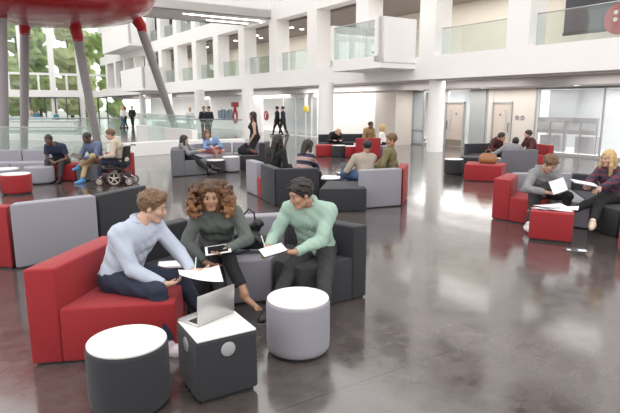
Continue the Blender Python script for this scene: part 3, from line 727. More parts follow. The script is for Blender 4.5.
# ---- red pod on leaning legs
pc=(-10.1,22.0)
o=thing('meeting_pod','huge glossy red rounded pod raised on leaning grey legs','pod',(pc[0],pc[1],0))
bm=B(); lathe(bm,[(0,5.12),(1.0,5.14),(2.1,5.25),(3.1,5.45),(3.8,5.85),(4.15,6.5),(4.2,7.4),(3.9,8.5),(3.1,9.3),(1.7,9.8),(0,9.9)],64)
sh=done(bm,'shell',POD,o,ang=80)
bm=B(); lathe(bm,[(4.05,6.25),(4.35,6.12),(4.35,6.22),(4.15,6.5)],64); bm.free()
legs=[(P(5,152),PY(2,10,20.0)),(P(24,149),PY(24,24,24.6)),(P(99,150),PY(77,30,23.5)),(P(181,145),PY(141,21,24.8))]
legs[0]=(PY(4,150,21.5),PY(0,5,20.8)); legs[0][0].z=0
for a,b in legs:
    b=Vector(b)-Vector((0,0,.35)); a=Vector(a)-Vector((pc[0],pc[1],0)); b=Vector(b)-Vector((pc[0],pc[1],0))
    bm=B(); tube(bm,[a,b],[.17,.20],28); done(bm,'leg',LEG,o)
    c=Vector((b.x*.72,b.y*.72,b.z+1.1)); mid=b.lerp(c,.5)+Vector((b.x,b.y,0))*.03+Vector((0,0,.12))
    bm=B(); tube(bm,[b-(b-a).normalized()*.1,b+Vector((0,0,.12)),mid,c],[.205,.23,.27,.4],28); done(bm,'leg_socket',POD,o,ang=80)
    bm=B(); lathe(bm,[(.24,0),(.24,.02),(.18,.03)],28); done(bm,'base_ring',LEG,o,loc=(a.x,a.y,0))
# ---- reception desk, low walls, glass balustrades
o=thing('reception_desk','long white reception desk far back behind the glass','desk',(0,0,0))
dl=PY(-8,125,43.0); dr=PY(76,125,43.0); dr0=PY(55,125,43.0)
bm=B(); bx(bm,dl.x,dr.x,42.6,43.4,.1,.78,.03); done(bm,'counter_body',PNT,o)
bm=B(); bx(bm,dl.x-.1,dr.x+.1,42.5,43.5,.78,.86,.02); done(bm,'counter_top',WHT,o)
bm=B(); bx(bm,dl.x,dr0.x,42.55,42.62,.86,1.12); done(bm,'glass_screen',glassmat('blue_glass',(.85,.93,.97),.08,body=.3,bodycol=(.75,.85,.9)),o,smooth=False)
bm=B(); bx(bm,dl.x,dr.x,42.65,43.3,0,.1); done(bm,'plinth',GPN,o,smooth=False)
def lowwall(pts,h,w,lab,glass=None,name='low_wall'):
    o=thing(name,lab,'low wall' if not glass else 'balustrade',(0,0,0),kind=None)
    for i,(a,b) in enumerate(zip(pts,pts[1:])):
        a=Vector((a[0],a[1],0)); b=Vector((b[0],b[1],0)); d=(b-a).normalized(); nr=Vector((-d.y,d.x,0))*w/2
        if h>0:
            bm=B(); prism(bm,[(a+nr)[:2],(b+nr)[:2],(b-nr)[:2],(a-nr)[:2]],0,h,.01,1); done(bm,'upstand',PNT,o)
        if glass:
            g=.007; nr=Vector((-d.y,d.x,0))*g; L=(b-a).length; n=max(1,round(L/1.6))
            bm=B()
            for q in range(n):
                p0=a+d*(L*q/n+.015); p1=a+d*(L*(q+1)/n-.015); prism(bm,[(p0+nr)[:2],(p1+nr)[:2],(p1-nr)[:2],(p0-nr)[:2]],h,glass)
            done(bm,'glass_panel',GRN,o,smooth=False)
            bm=B(); tube(bm,[(a.x,a.y,glass+.02),(b.x,b.y,glass+.02)],.022,8); done(bm,'handrail',STL,o)
    return o
w0=P(118,158); w1=P(172,153.5); 
lowwall([(w0.x-.3,w0.y),(w1.x,w1.y+.2),(-3.0,24.6)],.55,.5,'thick low white wall behind the wheelchair user')
lowwall([(-9.6,30.5),(-5.2,24.6)],.95,.25,'white wall sloping behind the wheelchair, with a glass balustrade on top',1.55,name='balustrade_wall')
lowwall([(-8.2,27.5),(-3.2,25.8)],.25,.2,'green tinted glass balustrade behind the woman with the denim jacket',1.35,name='glass_balustrade')
lowwall([(-13.5,20.5),(-8.4,20.5)],0,.2,'glass balustrade behind the far left sofa',1.22,name='glass_balustrade')
lowwall([(-20,33),(-10.5,30)],.35,.2,'far glass balustrade in front of the reception desk',1.3,name='glass_balustrade')
# upper gallery furniture seen through the right hand openings
q=bloc(20.6,(FS(558,20.6)+FS(612,20.6))/2,5.45); hw=abs(FS(558,20.6)-FS(612,20.6))/2
bm=B(); bx(bm,-.06,.06,-hw,hw,-.70,1.3,.02); o=done(bm,'gallery_screen',mat('slate_screen',(.075,.08,.10),.4),loc=q,rot=AF); tag(o,'large slate coloured screen hanging in the gallery at top right','screen')
bm=B(); bx(bm,-.10,-.06,-hw,hw,-.70,-.58); done(bm,'lower_trim',BLK,o,smooth=False)
o=thing('gallery_disc','red disc with four pale dots at the top right corner','sign',bloc(19.9,FS(611,19.9),5.05),AF)
bm=B(); lathe(bm,[(.54,0),(.54,.04),(0,.04)],40); z=done(bm,'disc',REDS,o); z.rotation_euler=(0,-math.pi/2,0)
for a,b in ((-.12,.12),(.12,.12),(-.12,-.12),(.12,-.12)):
    bm=B(); lathe(bm,[(.075,.0),(.075,.02),(0,.02)],20); z=done(bm,'dot',PNT,o,loc=(-.045,a,b+.1)); z.rotation_euler=(0,-math.pi/2,0)
bm=B(); tube(bm,[(0,0,-1.6),(0,0,0)],.03,8); done(bm,'pole',STL,o)
# ---- light
w=bpy.data.worlds.new('sky'); sc.world=w; w.use_nodes=True; nt=w.node_tree; bg=nt.nodes['Background']
bg.inputs[0].default_value=(1,.985,.965,1); bg.inputs[1].default_value=1.0
def area(name,loc,rot,sx,sy,e,col=(1,.97,.93)):
    l=bpy.data.lights.new(name,'AREA'); l.shape='RECTANGLE'; l.size=sx; l.size_y=sy; l.energy=e; l.color=col
    o=bpy.data.objects.new(name,l); COL.objects.link(o); o.location=loc; o.rotation_euler=rot; return o
for s in (8,17,26,36,50,66):
    area('soffit_lamp_and_fill',bloc(19.8,s,2.74),(0,0,AF),1.6,7,95); area('soffit_lamp_and_fill',bloc(18.1,s,3.08),(0,0,AF),.4,7,(90 if s==26 else 28))  # second, narrow row is unseen, added to wash the white partition brighter
for s in (10,16,19.5,28,36,46,60):
    area('gallery_lamp',bloc(20.3,s,7.1),(0,0,AF),2.5,5,50)
area('lobby_lamp',bloc(23.2,9,2.74),(0,0,AF),3,10,220)
area('glass_room_lamp',bloc(22,20.5,2.74),(0,0,AF),2,4,200)
sc.view_settings.view_transform='Standard'; sc.view_settings.look='None'; sc.view_settings.exposure=0.98; sc.view_settings.gamma=1.0
# ------------------------------------------------------------------ furniture
SH=.48; BH=.82
def v2(p): return Vector((p[0],p[1]))
def module(label,p0,p1,q1,q0,m,back=True,group='modular sofa seats',name='sofa_module',sh=None,bh=None,bt=.20,end=None):
    """p0,p1: outer (back) edge, q1,q0: inner (front) edge"""
    sh=sh or SH; bh=bh or BH
    P0,P1,Q1,Q0=map(v2,(p0,p1,q1,q0)); c=(P0+P1+Q1+Q0)/4
    g=.005
    def ins(p): return p+(c-p).normalized()*g
    P0,P1,Q1,Q0=[ins(p)-c for p in (P0,P1,Q1,Q0)]
    o=thing(name,label,'sofa' if back else 'bench',(c.x,c.y,0),group=group)
    if back:
        def along(a,b): return a+(b-a).normalized()*bt
        m0,m1=along(P0,Q0),along(P1,Q1)
        bm=B(); prism(bm,[P0,P1,m1,m0],.015,bh,.022); done(bm,'backrest',m,o)
        bm=B(); prism(bm,[m0*.998,m1*.998,Q1,Q0],.015,sh,.022); done(bm,'seat',m,o)
    else:
        bm=B(); prism(bm,[P0,P1,Q1,Q0],.015,sh,.022); done(bm,'seat',m,o)
    bm=B(); prism(bm,[p*.94 for p in (P0,P1,Q1,Q0)],0,.025); done(bm,'plinth',BLK,o,smooth=False)
    return o
def ottoman(label,c,r,m,h=SH,top=True,group='round stools'):
    o=thing('round_stool',label,'stool',(c[0],c[1],0),group=group)
    bm=B(); lathe(bm,[(0,.03),(r*.93,.03),(r*.985,.05),(r,.09),(r*1.005,h*.5),(r,h-.045),(r*.985,h-.025),(r*.96,h-.018),(0,h-.018)],56); done(bm,'upholstered_body',m,o,ang=60)
    if top: bm=B(); lathe(bm,[(0,h-.018),(r*.955,h-.018),(r*.965,h-.013),(r*.965,h-.004),(r*.955,h),(0,h)],56); done(bm,'white_top',WHT,o,ang=30)
    bm=B(); lathe(bm,[(r*.9,0),(r*.9,.035)],40); done(bm,'base_ring',BLK,o)
    return o
def cube(label,c,sx,sy,h,m,rot=0,top=True,badge=False,group='cube tables'):
    o=thing('cube_table',label,'table',(c[0],c[1],0),rot,group=group)
    bm=B(); bx(bm,-sx/2,sx/2,-sy/2,sy/2,.03,h-.018 if top else h,.022,3); done(bm,'upholstered_body',m,o)
    if top: bm=B(); bx(bm,-sx/2+.008,sx/2-.008,-sy/2+.008,sy/2-.008,h-.018,h,.006,2); done(bm,'white_top',WHT,o)
    bm=B(); bx(bm,-sx/2+.03,sx/2-.03,-sy/2+.03,sy/2-.03,0,.035); done(bm,'base',BLK,o,smooth=False)
    if badge:
        for (a,b,rz) in ((0,-sy/2-.001,0),(-sx/2-.001,0,-math.pi/2)):
            bm=B(); lathe(bm,[(0,.006),(.050,.006),(.054,.003),(.054,0)],32); q=done(bm,'cable_grommet',mat('grommet_grey',(.42,.42,.43),.4),o,loc=(a,b,h-.105)); q.rotation_euler=(math.pi/2,0,rz)
    return o
# --- near ring, where the three main people sit
A0=(-2.27,4.07); A1=(-2.07,5.22); A2=(-1.20,5.02); A3=(-1.12,4.26)
redA=module('big red wedge seat at lower left carrying the man in the pale shirt',A0,A1,A2,A3,RED,bt=.24)
module('charcoal wedge seat behind the man in the pale shirt',(-2.06,5.24),(-1.47,6.11),(-1.02,5.36),(-1.19,5.04),DGR)
module('light grey wedge seat under the curly haired woman',(-1.45,6.13),(-.27,6.42),(-.41,5.53),(-1.0,5.38),LGR)
module('charcoal wedge seat under the man in the mint shirt',(-.25,6.42),(.63,5.69),(-.10,5.18),(-.38,5.5),DGR)
ottoman('charcoal drum stool with white top at the bottom left',P(127,339.5,.485),.278,DGR,h=.485)
ottoman('pale grey drum stool with white top in front of the mint shirt man',P(298,296.8,.485),.272,LGR,h=.485)
cc=(P(178,320,.49)+P(195,342.5,.49)+P(256.3,328.4,.49)+P(233.4,308,.49))/4
e1=P(256.3,328.4,.49)-P(195,342.5,.49)
CUB=cube('charcoal cube table with white top carrying the open laptop',cc,.465,.455,.49,DGR,math.atan2(e1.y,e1.x),badge=True)
# --- seats seen from behind at the left edge
module('light grey seat seen from behind, left of the charcoal seat back',(-3.79,6.68),(-2.96,7.38),(-3.52,8.0),(-4.0,7.65),LGR,bh=.85)
module('charcoal seat seen from behind, beyond the pale shirt man',(-2.94,7.40),(-2.55,8.36),(-3.40,8.6),(-3.48,8.02),DGR,bh=.85)
module('red seat seen from behind at the left picture edge',(-4.75,6.90),(-3.84,6.70),(-4.02,7.65),(-4.5,7.8),RED)
# --- middle ring
SH=.46; BH=.79
module('pale grey high seat at the left end of the middle circle',(-1.55,12.95),(-1.23,12.27),(-.62,12.6),(-.85,13.2),LGR)
module('small red low block in the middle circle',(-1.22,12.24),(-1.12,12.0),(-.55,12.25),(-.62,12.55),RED,back=False)
module('charcoal seat of the middle circle with its back to us, left panel',(-1.11,11.98),(-.73,11.02),(-.15,11.75),(-.55,12.2),DGR)
module('charcoal seat of the middle circle with its back to us, right panel',(-.71,11.01),(.19,11.12),(.10,12.0),(-.14,11.77),DGR)
b0,b1,b2,b3=P(319,189,.47),P(367,188.5,.47),P(361,181,.47),P(327,180.5,.47)
module('charcoal low bench without a back in the middle circle',b0,b1,(b2.x,b2.y),(b3.x,b3.y),DGR,back=False,sh=.47)
module('pale grey block seat right of the charcoal low bench',(.98,10.62+.12),(1.91,11.1),(1.45,11.95),(1.02,11.72),LGR,bt=.22)
module('red seat at the right end of the middle circle',(1.94,11.12),(2.22,12.1),(1.5,12.35),(1.47,11.97),RED)
ottoman('charcoal stool with white top inside the middle circle',(.42,12.55),.36,DGR,h=.42)
cube('dark low side table under the black laptop',(.95,13.35),.5,.45,.42,DGR,.2)
# --- left middle group
module('grey armchair holding the woman with long black hair',(-4.03,15.6),(-4.28,16.7),(-3.35,17.1),(-3.12,16.25),MGR,bt=.42)
module('pale grey seat behind the grey armchair',(-4.28,16.72),(-4.0,18.2),(-3.15,17.9),(-3.33,17.15),LGR)
module('pale grey seat under the woman in the denim jacket',(-3.98,18.22),(-2.75,18.95),(-2.6,18.15),(-3.13,17.95),LGR)
module('charcoal seat behind the standing woman in black',(-1.35,18.4),(-1.45,17.5),(-2.25,17.35),(-2.3,18.1),DGR,bh=.86)
module('pale grey end seat right of the denim jacket woman',(-2.72,18.97),(-1.65,19.1),(-1.85,18.5),(-2.55,18.2),LGR)
ottoman('pale grey drum stool beside the black boots',(-2.49,17.0),.27,LGR)
ottoman('low white topped table in front of the denim jacket woman',(-2.95,16.75),.30,DGR,h=.40)
# --- far centre group
module('long red bench left of the charcoal stool at the back',(.22,22.6),(1.0,22.75),(.95,21.9),(.25,21.75),RED,back=False)
ottoman('charcoal drum stool between the red bench and red cube',(1.15,21.75),.27,DGR)
cube('red cube table with papers at the back',(1.66,21.75),.5,.5,.45,RED,0,top=True)
module('red high backed seat in the far group, back towards us',(1.76,20.95),(2.78,21.25),(2.7,22.0),(1.85,21.85),RED)
module('charcoal sofa behind the red cube table',(2.55,24.4),(1.25,24.3),(1.3,23.4),(2.5,23.5),DGR)
module('charcoal sofa under the blond person in black',(1.22,24.2),(.35,23.9),(.5,23.0),(1.25,23.3),DGR)
module('pale bench right of the red high backed seat',(2.9,21.5),(3.3,22.3),(2.6,22.7),(2.5,22.1),LGR,back=False)
# --- right middle group
ottoman('charcoal drum stool with white top standing alone',(4.34,16.25),.285,DGR)
module('red bench carrying the tan handbag',(4.27,14.9),(5.17,14.5),(5.6,15.3),(4.6,15.75),RED,back=False)
module('grey armchair seen from behind under the man in grey',(5.60,15.65),(6.66,15.75),(6.5,16.55),(5.7,16.5),MGR)
module('charcoal seat left of the group on the right',(5.2,18.3),(6.45,18.7),(6.45,17.9),(5.5,17.6),DGR)
module('small charcoal seat behind the red bench',(4.72,16.9),(4.95,17.7),(5.6,17.4),(5.4,16.7),DGR,back=False)
module('red seat behind the man with the dark beard',(7.7,18.6),(7.9,17.5),(7.0,17.2),(6.8,18.2),RED)
ottoman('white topped table between the three on the right',(6.1,17.2),.3,LGR,h=.4)
# --- right front group
SH=.45; BH=.76
module('red armchair seat under the man in the grey hoodie',(3.37,9.84),(3.95,10.7),(4.25,9.40),(3.98,9.12),RED,bt=.34)
module('pale grey seat holding the black backpack',(4.02,10.73),(5.2,10.72),(4.74,8.95),(4.27,9.36),LGR)
module('charcoal seat under the blond woman',(5.22,10.70),(6.15,9.7),(4.88,8.36),(4.76,8.92),DGR)
module('pale grey block at the right edge beside the blond woman',(6.17,9.67),(6.3,8.75),(4.80,7.95),(4.90,8.33),LGR)
cube('red cube table spread with white papers',((3.4+4.26)/2+.0,8.36),.62,.60,.47,RED,math.atan2(7.93-8.18,3.73-3.4)+.18,top=False)
ottoman('red stool cut off by the right picture edge',(4.80,7.45),.36,RED,h=.44,top=False)
# --- far left group
ottoman('red drum stool with white top at the left edge',(-7.0,12.75),.34,RED,h=.48)
ottoman('light grey stool right of the red drum stool',(-7.28,14.45),.37,LGR,h=.47,top=False)
ottoman('light grey stool behind the red drum stool',(-8.0,14.1),.34,LGR,h=.44)
ottoman('dark stool at the very left edge',(-7.75,12.5),.33,DGR,h=.47)
module('light grey sofa seat at the left edge of the picture',(-10.1,16.1),(-8.55,16.2),(-8.55,15.3),(-10.0,15.2),LGR)
module('light grey sofa seat next to the man in navy',(-8.53,16.2),(-7.3,16.3),(-7.35,15.4),(-8.53,15.3),LGR)
module('red seat under the man in the navy shirt',(-7.45,15.75),(-6.55,15.75),(-6.5,14.85),(-7.42,14.85),RED,back=False)
module('grey seat between the two red seats on the left',(-6.53,15.75),(-5.95,15.75),(-5.87,14.85),(-6.48,14.85),MGR,back=False)
module('red seat with a low back next to the wheelchair',(-5.93,15.75),(-5.1,15.7),(-5.2,14.8),(-5.85,14.85),RED,bh=.72)
# ------------------------------------------------------------------ small things
def sheet(bm,c,ax,ay,n=8,curl=.02,rx=0.0):
    c,ax,ay=Vector(c),Vector(ax),Vector(ay); nz=ax.cross(ay).normalized(); vs=[]
    for L in (0,1):
        for i in range(n+1):
            for j in range(n+1):
                u=i/n-.5; v=j/n-.5; vs.append(bm.verts.new(c+ax*u+ay*v+nz*(curl*(4*u*u-.5)+rx*u*v)+nz*(.0012*L)))
    m=(n+1)*(n+1)
    for i in range(n):
        for j in range(n):
            a=i*(n+1)+j; bm.faces.new((vs[a],vs[a+1],vs[a+n+2],vs[a+n+1])); bm.faces.new((vs[m+a],vs[m+a+n+1],vs[m+a+n+2],vs[m+a+1]))
    for k in range(n):
        for a,b in ((k,k+1),((k+1)*(n+1)+n,k*(n+1)+n),(n*(n+1)+k+1,n*(n+1)+k),(k*(n+1),(k+1)*(n+1))):
            bm.faces.new((vs[a],vs[b],vs[m+b],vs[m+a]))
PRN=mat('printed_grey',(.45,.45,.48),.7)
def paper(name,label,c,ax,ay,cat='paper',curl=.02,group=None,print_=False,rx=0.0):
    bm=B(); sheet(bm,c,ax,ay,curl=curl,rx=rx); o=done(bm,name,PAP); tag(o,label,cat,group); 
    return o
# laptop on the cube
lb0=P(197.3,327,.498); lb1=P(234,311.8,.498); lw=(lb1-lb0).length; la=math.atan2((lb1-lb0).y,(lb1-lb0).x)
o=thing('laptop','open silver laptop standing on the white cube top, lid towards us','laptop',tuple((lb0+lb1)/2*1.0)[:2]+(.491,),la)
W=lw/2; bm=B(); bx(bm,-W,W,0,.225,0,.014,.005,2); done(bm,'base',ALU,o)
bm=B()
for r_ in range(5):
    for c_ in range(13): bx(bm,-W+.02+c_*(2*W-.04)/13,-W+.02+(c_+.85)*(2*W-.04)/13,.03+r_*.02,.046+r_*.02,.0142,.0165)
done(bm,'keyboard',BLK,o,smooth=False)
bm=B(); bx(bm,-.05,.05,.145,.21,.0142,.0155); done(bm,'trackpad',STL,o,smooth=False)
bm=B(); bx(bm,-W,W,-.007,.0,0,.232,.004,2); ld=done(bm,'lid',ALU,o,loc=(0,.004,.008)); ld.rotation_euler=(R(3),0,0)
bm=B(); bx(bm,-W+.008,W-.008,.0005,.002,.012,.222); done(bm,'display',mat('display_dark',(.03,.04,.05),.15),ld,smooth=False)
# black bag beside the curly haired woman
t=Sdf(); bc=P(247,262,.45)
o=thing('black_bag','black leather shoulder bag on the grey seat between woman and man','bag',(-.66,5.82,.481),-.2); o.scale=(1.3,1.2,1.22)
t.cap((-.10,0,.10),(.09,0,.10),.075,k=.03); t.cap((-.075,.0,.13),(.06,.02,.26),.058,.05,k=.05); t.cut((0,0,.003),(0,0,-1))
link('bag_body',t.mesh('bag_body',.01,noise=(.006,34)),mat('black_leather',(.014,.014,.017),.35,bump=(.3,50)),o)
bm=B(); tube(bm,[(-.06,-.06,.2),(-.05,-.05,.34),(-.01,0,.40),(.03,.02,.36),(.06,-.02,.22)],.008,8); done(bm,'strap',BLK,o)
bm=B(); tube(bm,[(-.14,-.06,.22),(-.20,-.10,.10),(-.18,-.13,.015),(-.08,-.12,.01),(.02,-.08,.04)],.010,8); done(bm,'long_strap',BLK,o)
bm=B(); bx(bm,.03,.05,-.095,-.08,.14,.17,.003); done(bm,'buckle',STL,o)
# folder behind the man's sleeve
bm=B(); bx(bm,-.15,.15,-.10,.10,0,.02,.003); o=done(bm,'white_folder',PAP,loc=tuple(P(163,272,.56)),rot=.2); tag(o,'white notepad on a black folder behind the pale shirt sleeve','notepad'); o.location.z=.53; o.location.x=-1.35;o.location.y=5.15
bm=B(); bx(bm,-.155,.155,-.105,.105,-.045,-.002,.004); q=done(bm,'black_cover',BLK,o)
# backpack on right group
o=thing('backpack','black backpack standing on the pale grey seat behind the hoodie man','bag',(4.50,9.98,.452),.3)
t=Sdf(); t.cap((-.08,0,.14),(.08,0,.14),.13,k=.04); t.cap((-.06,0,.15),(.05,0,.36),.12,.10,k=.05); t.ell((0,-.12,.14),(.12,.07,.11),k=.02); t.cut((0,0,.004),(0,0,-1))
link('pack_body',t.mesh('pack_body',.013,noise=(.005,25)),mat('black_nylon',(.018,.018,.02),.6,bump=(.3,60)),o)
bm=B(); tube(bm,[(-.04,0,.45),(-.03,0,.51),(.03,0,.51),(.04,0,.45)],.011,8); done(bm,'grab_loop',BLK,o)
for q in (-1,1):
    bm=B(); tube(bm,[(q*.07,.08,.42),(q*.10,.16,.30),(q*.10,.15,.14),(q*.08,.09,.05)],.016,8); done(bm,'shoulder_strap',BLK,o)
# tan handbag on red bench
o=thing('handbag','tan leather handbag standing on the red bench','bag',(4.98,15.1,.462),-.4)
TAN=mat('tan_leather',(.36,.155,.06),.4,bump=(.2,40))
t=Sdf(); t.cap((-.14,0,.10),(.14,0,.10),.11,k=.02); t.cap((-.16,0,.18),(.16,0,.18),.07,k=.06); t.cap((-.13,0,.26),(.13,0,.26),.035,k=.06); t.cut((0,0,.003),(0,0,-1))
link('bag_body',t.mesh('bag_body',.014),TAN,o)
for q in (-1,1):
    bm=B(); tube(bm,[(-.09,q*.03,.26),(-.07,q*.03,.36),(0,q*.03,.40),(.07,q*.03,.36),(.09,q*.03,.26)],.009,8); done(bm,'handle',TAN,o)
# papers on red cube
RC=Vector((3.85,8.38,.472)); k=0
for dx,dy,a,sx,sy in ((-.14,.03,.3,.32,.24),(.05,-.09,-.2,.34,.24),(.22,.03,-.5,.34,.24),(.02,.12,.1,.46,.30)):
    p=RC+Vector((dx,dy,.006+.006*k)); ax=Vector((math.cos(a),math.sin(a),0))*sx; ay=Vector((-math.sin(a),math.cos(a),0))*sy
    paper('paper_sheet',['left white sheet lying on the red cube table','front white sheet lying on the red cube table','right white sheet hanging over the red cube edge','large back sheet lying on the red cube table'][k],p,ax,ay,curl=.008,group='papers on the red cube',rx=.06); k+=1
# magazine on the floor
bm=B(); bx(bm,-.15,.15,-.11,.11,.0,.008,.002); o=done(bm,'magazine',mat('magazine_cover',(.10,.10,.11),.4),loc=tuple(P(576,250,0)),rot=-.25); tag(o,'dark magazine with pale page lying on the floor','magazine')
bm=B(); bx(bm,.02,.13,-.09,.02,.0082,.0095); done(bm,'pale_page',PAP,o,smooth=False)
bm=B(); bx(bm,-.13,-.08,-.07,.0,.0082,.0095); done(bm,'pale_photo',PAP,o,smooth=False)
# black laptop in middle ring
o=thing('laptop','black laptop open on the table in the middle circle','laptop',(1.0,13.35,.422),.5)
bm=B(); bx(bm,-.17,.17,-.12,.12,0,.018,.004); done(bm,'base',BLK,o)
bm=B(); bx(bm,-.17,.17,.0,.01,0,.23,.004); q=done(bm,'lid',mat('dark_lid',(.10,.10,.13),.3),o,loc=(0,.12,.016)); q.rotation_euler=(R(-15),0,0)
# papers on tables of other groups
paper('paper_sheet','white sheet on the stool inside the middle circle',(.35,12.5,.426),(.28,.05,0),(-.04,.2,0),curl=.003)
paper('paper_sheet','white sheet on the red cube table at the back',(1.66,21.75,.456),(.28,.05,0),(-.04,.2,0),curl=.003)
# small white cup on the cube far back
o=thing('paper_cup','white paper cup on the red cube table at the back','cup',(1.78,21.62,.452))
bm=B(); lathe(bm,[(0,0),(.028,0),(.038,.10),(.035,.10),(.026,.006),(0,.006)],20); done(bm,'cup_body',PAP,o)
bm=B(); lathe(bm,[(.039,.1),(.036,.11),(0,.11)],20); done(bm,'cup_lid',PNT,o)
# coat on the charcoal seat near the standing woman
o=thing('black_coat','crumpled black coat with a reddish lining left of the standing woman','coat',(-2.05,17.85,.462))
t=Sdf(); t.cap((-.22,0,.10),(.15,0,.08),.12,k=.05); t.cap((-.2,0,.15),(-.08,0,.30),.12,.08,k=.05); t.cut((0,0,.003),(0,0,-1))
link('folds',t.mesh('folds',.02,noise=(.015,18)),mat('black_cloth',(.015,.014,.018),.9),o)
t=Sdf(); t.cap((.05,-.05,.14),(.30,-.10,.06),.055,k=.03); link('lining',t.mesh('lining',.02,noise=(.008,22)),mat('rust_lining',(.22,.07,.05),.8),o)
# ------------------------------------------------------------------ wheelchair (user faces left)
def wheel(name,c,r,w,parent,spokes=5,th=.035):
    bm=B(); n=40; 
    prof=[(r-th,-w/2),(r-th*.3,-w/2),(r,-w*.25),(r,w*.25),(r-th*.3,w/2),(r-th,w/2),(r-th,-w/2)]
    rings=[[bm.verts.new((q*math.cos(k*2*math.pi/n),z,q*math.sin(k*2*math.pi/n))) for k in range(n)] for q,z in prof[:-1]]; rings.append(rings[0])
    for a,b in zip(rings,rings[1:]):
        for k in range(n): bm.faces.new((a[k],a[(k+1)%n],b[(k+1)%n],b[k]))
    o=done(bm,name,mat('tyre_grey',(.13,.12,.12),.7),parent,loc=c)
    bm=B()
    for k in range(spokes):
        a=k*2*math.pi/spokes+.3; tube(bm,[(0,0,0),((r-th)*math.cos(a),0,(r-th)*math.sin(a))],[.022,.016],8)
    tube(bm,[(0,-w*.7,0),(0,w*.7,0)],.035,16)
    tube(bm,[((r-th-.006)*math.cos(a),0,(r-th-.006)*math.sin(a)) for a in np.linspace(0,2*math.pi,33)],.014,8)
    done(bm,'hub',mat('cream_rim',(.58,.54,.46),.4),o)
    return o
WC=Vector((-5.16,14.25,0))
o=thing('wheelchair','powered wheelchair with black seat and pale spoked wheels','wheelchair',tuple(WC),.0)
for y,nm in ((-.27,0),(.27,0)):
    wheel('drive_wheel',(.05,y,.185),.185,.07,o)
    wheel('rear_caster',(.43,y*.85,.11),.11,.05,o,4,.025); wheel('front_caster',(-.36,y*.85,.10),.10,.05,o,4,.025)
bm=B(); bx(bm,-.30,.35,-.2,.2,.14,.34,.04); done(bm,'motor_box',mat('dark_red_shroud',(.06,.02,.025),.4),o)
bm=B(); bx(bm,-.28,.24,-.24,.24,.40,.48,.025); done(bm,'seat',BLK,o)
bm=B(); bx(bm,-.035,.035,-.23,.23,0,.56,.025); q=done(bm,'backrest',mat('black_nylon_back',(.016,.016,.018),.7),o,loc=(.25,0,.46)); q.rotation_euler=(0,R(10),0)
for y in (-.25,.25):
    bm=B(); tube(bm,[(.30,y,.30),(.34,y,.98),(.38,y,1.03),(.50,y,1.02)],.014,8); done(bm,'push_handle',BLK,o)
    bm=B(); tube(bm,[(.28,y*1.1,.70),(-.10,y*1.1,.70)],.025,8); tube(bm,[(.1,y*1.1,.70),(.1,y*1.1,.44)],.014,8); done(bm,'armrest',BLK,o)
    bm=B(); tube(bm,[(-.26,y*.6,.42),(-.42,y*.6,.20),(-.46,y*.6,.12)],.013,8); bx(bm,-.62,-.42,y*.6-.07,y*.6+.07,.09,.105,.004); done(bm,'footrest',BLK,o)
bm=B(); tube(bm,[(-.12,-.27,.72),(-.13,-.27,.80)],.008,8); bx(bm,-.17,-.08,-.30,-.24,.70,.735,.006); done(bm,'joystick',BLK,o)
for a,b in (((.28,-.2,.25),(.45,-.22,.16)),((.28,.2,.25),(.45,.22,.16)),((-.28,-.2,.25),(-.38,-.22,.16)),((-.28,.2,.25),(-.38,.22,.16))):
    bm=B(); tube(bm,[a,b],.015,8); done(bm,'caster_arm',STL,o)
bm=B(); tube(bm,[(0,0,.34),(0,0,.42)],.06,16); done(bm,'seat_post',STL,o)
# ------------------------------------------------------------------ people
def Cl(n,c,**k): return cloth(n,c,**k)
JEAN=Cl('dark_denim',(.022,.03,.058)); BLKC=Cl('black',(.016,.016,.018)); CHC=Cl('charcoal_chino',(.042,.040,.043)); NAVY=Cl('navy',(.018,.025,.06))
LBL=Cl('pale_blue_oxford',(.50,.55,.66),var=(.05,60)); SAGE=Cl('sage_knit',(.125,.14,.13),var=(.12,50)); MINT=Cl('mint_shirt',(.40,.56,.47),var=(.05,50))
GREYM=Cl('grey_marl',(.27,.27,.28),var=(.12,40)); KHA=Cl('khaki',(.50,.36,.20)); STB=Cl('steel_blue_knit',(.13,.17,.28)); CRM=Cl('cream',(.58,.50,.40)); WSH=Cl('white_cotton',(.75,.74,.72))
BEG=Cl('beige_knit',(.42,.36,.30)); OLV=Cl('olive',(.20,.175,.085)); TANC=Cl('tan_shirt',(.40,.26,.12)); MAR=Cl('maroon_knit',(.085,.018,.022)); DEN=Cl('light_denim',(.22,.33,.55)); PNK=Cl('coral_skirt',(.62,.20,.20)); SUIT=Cl('black_suit',(.02,.022,.03)); TEAL=Cl('teal_shirt',(.06,.20,.28))
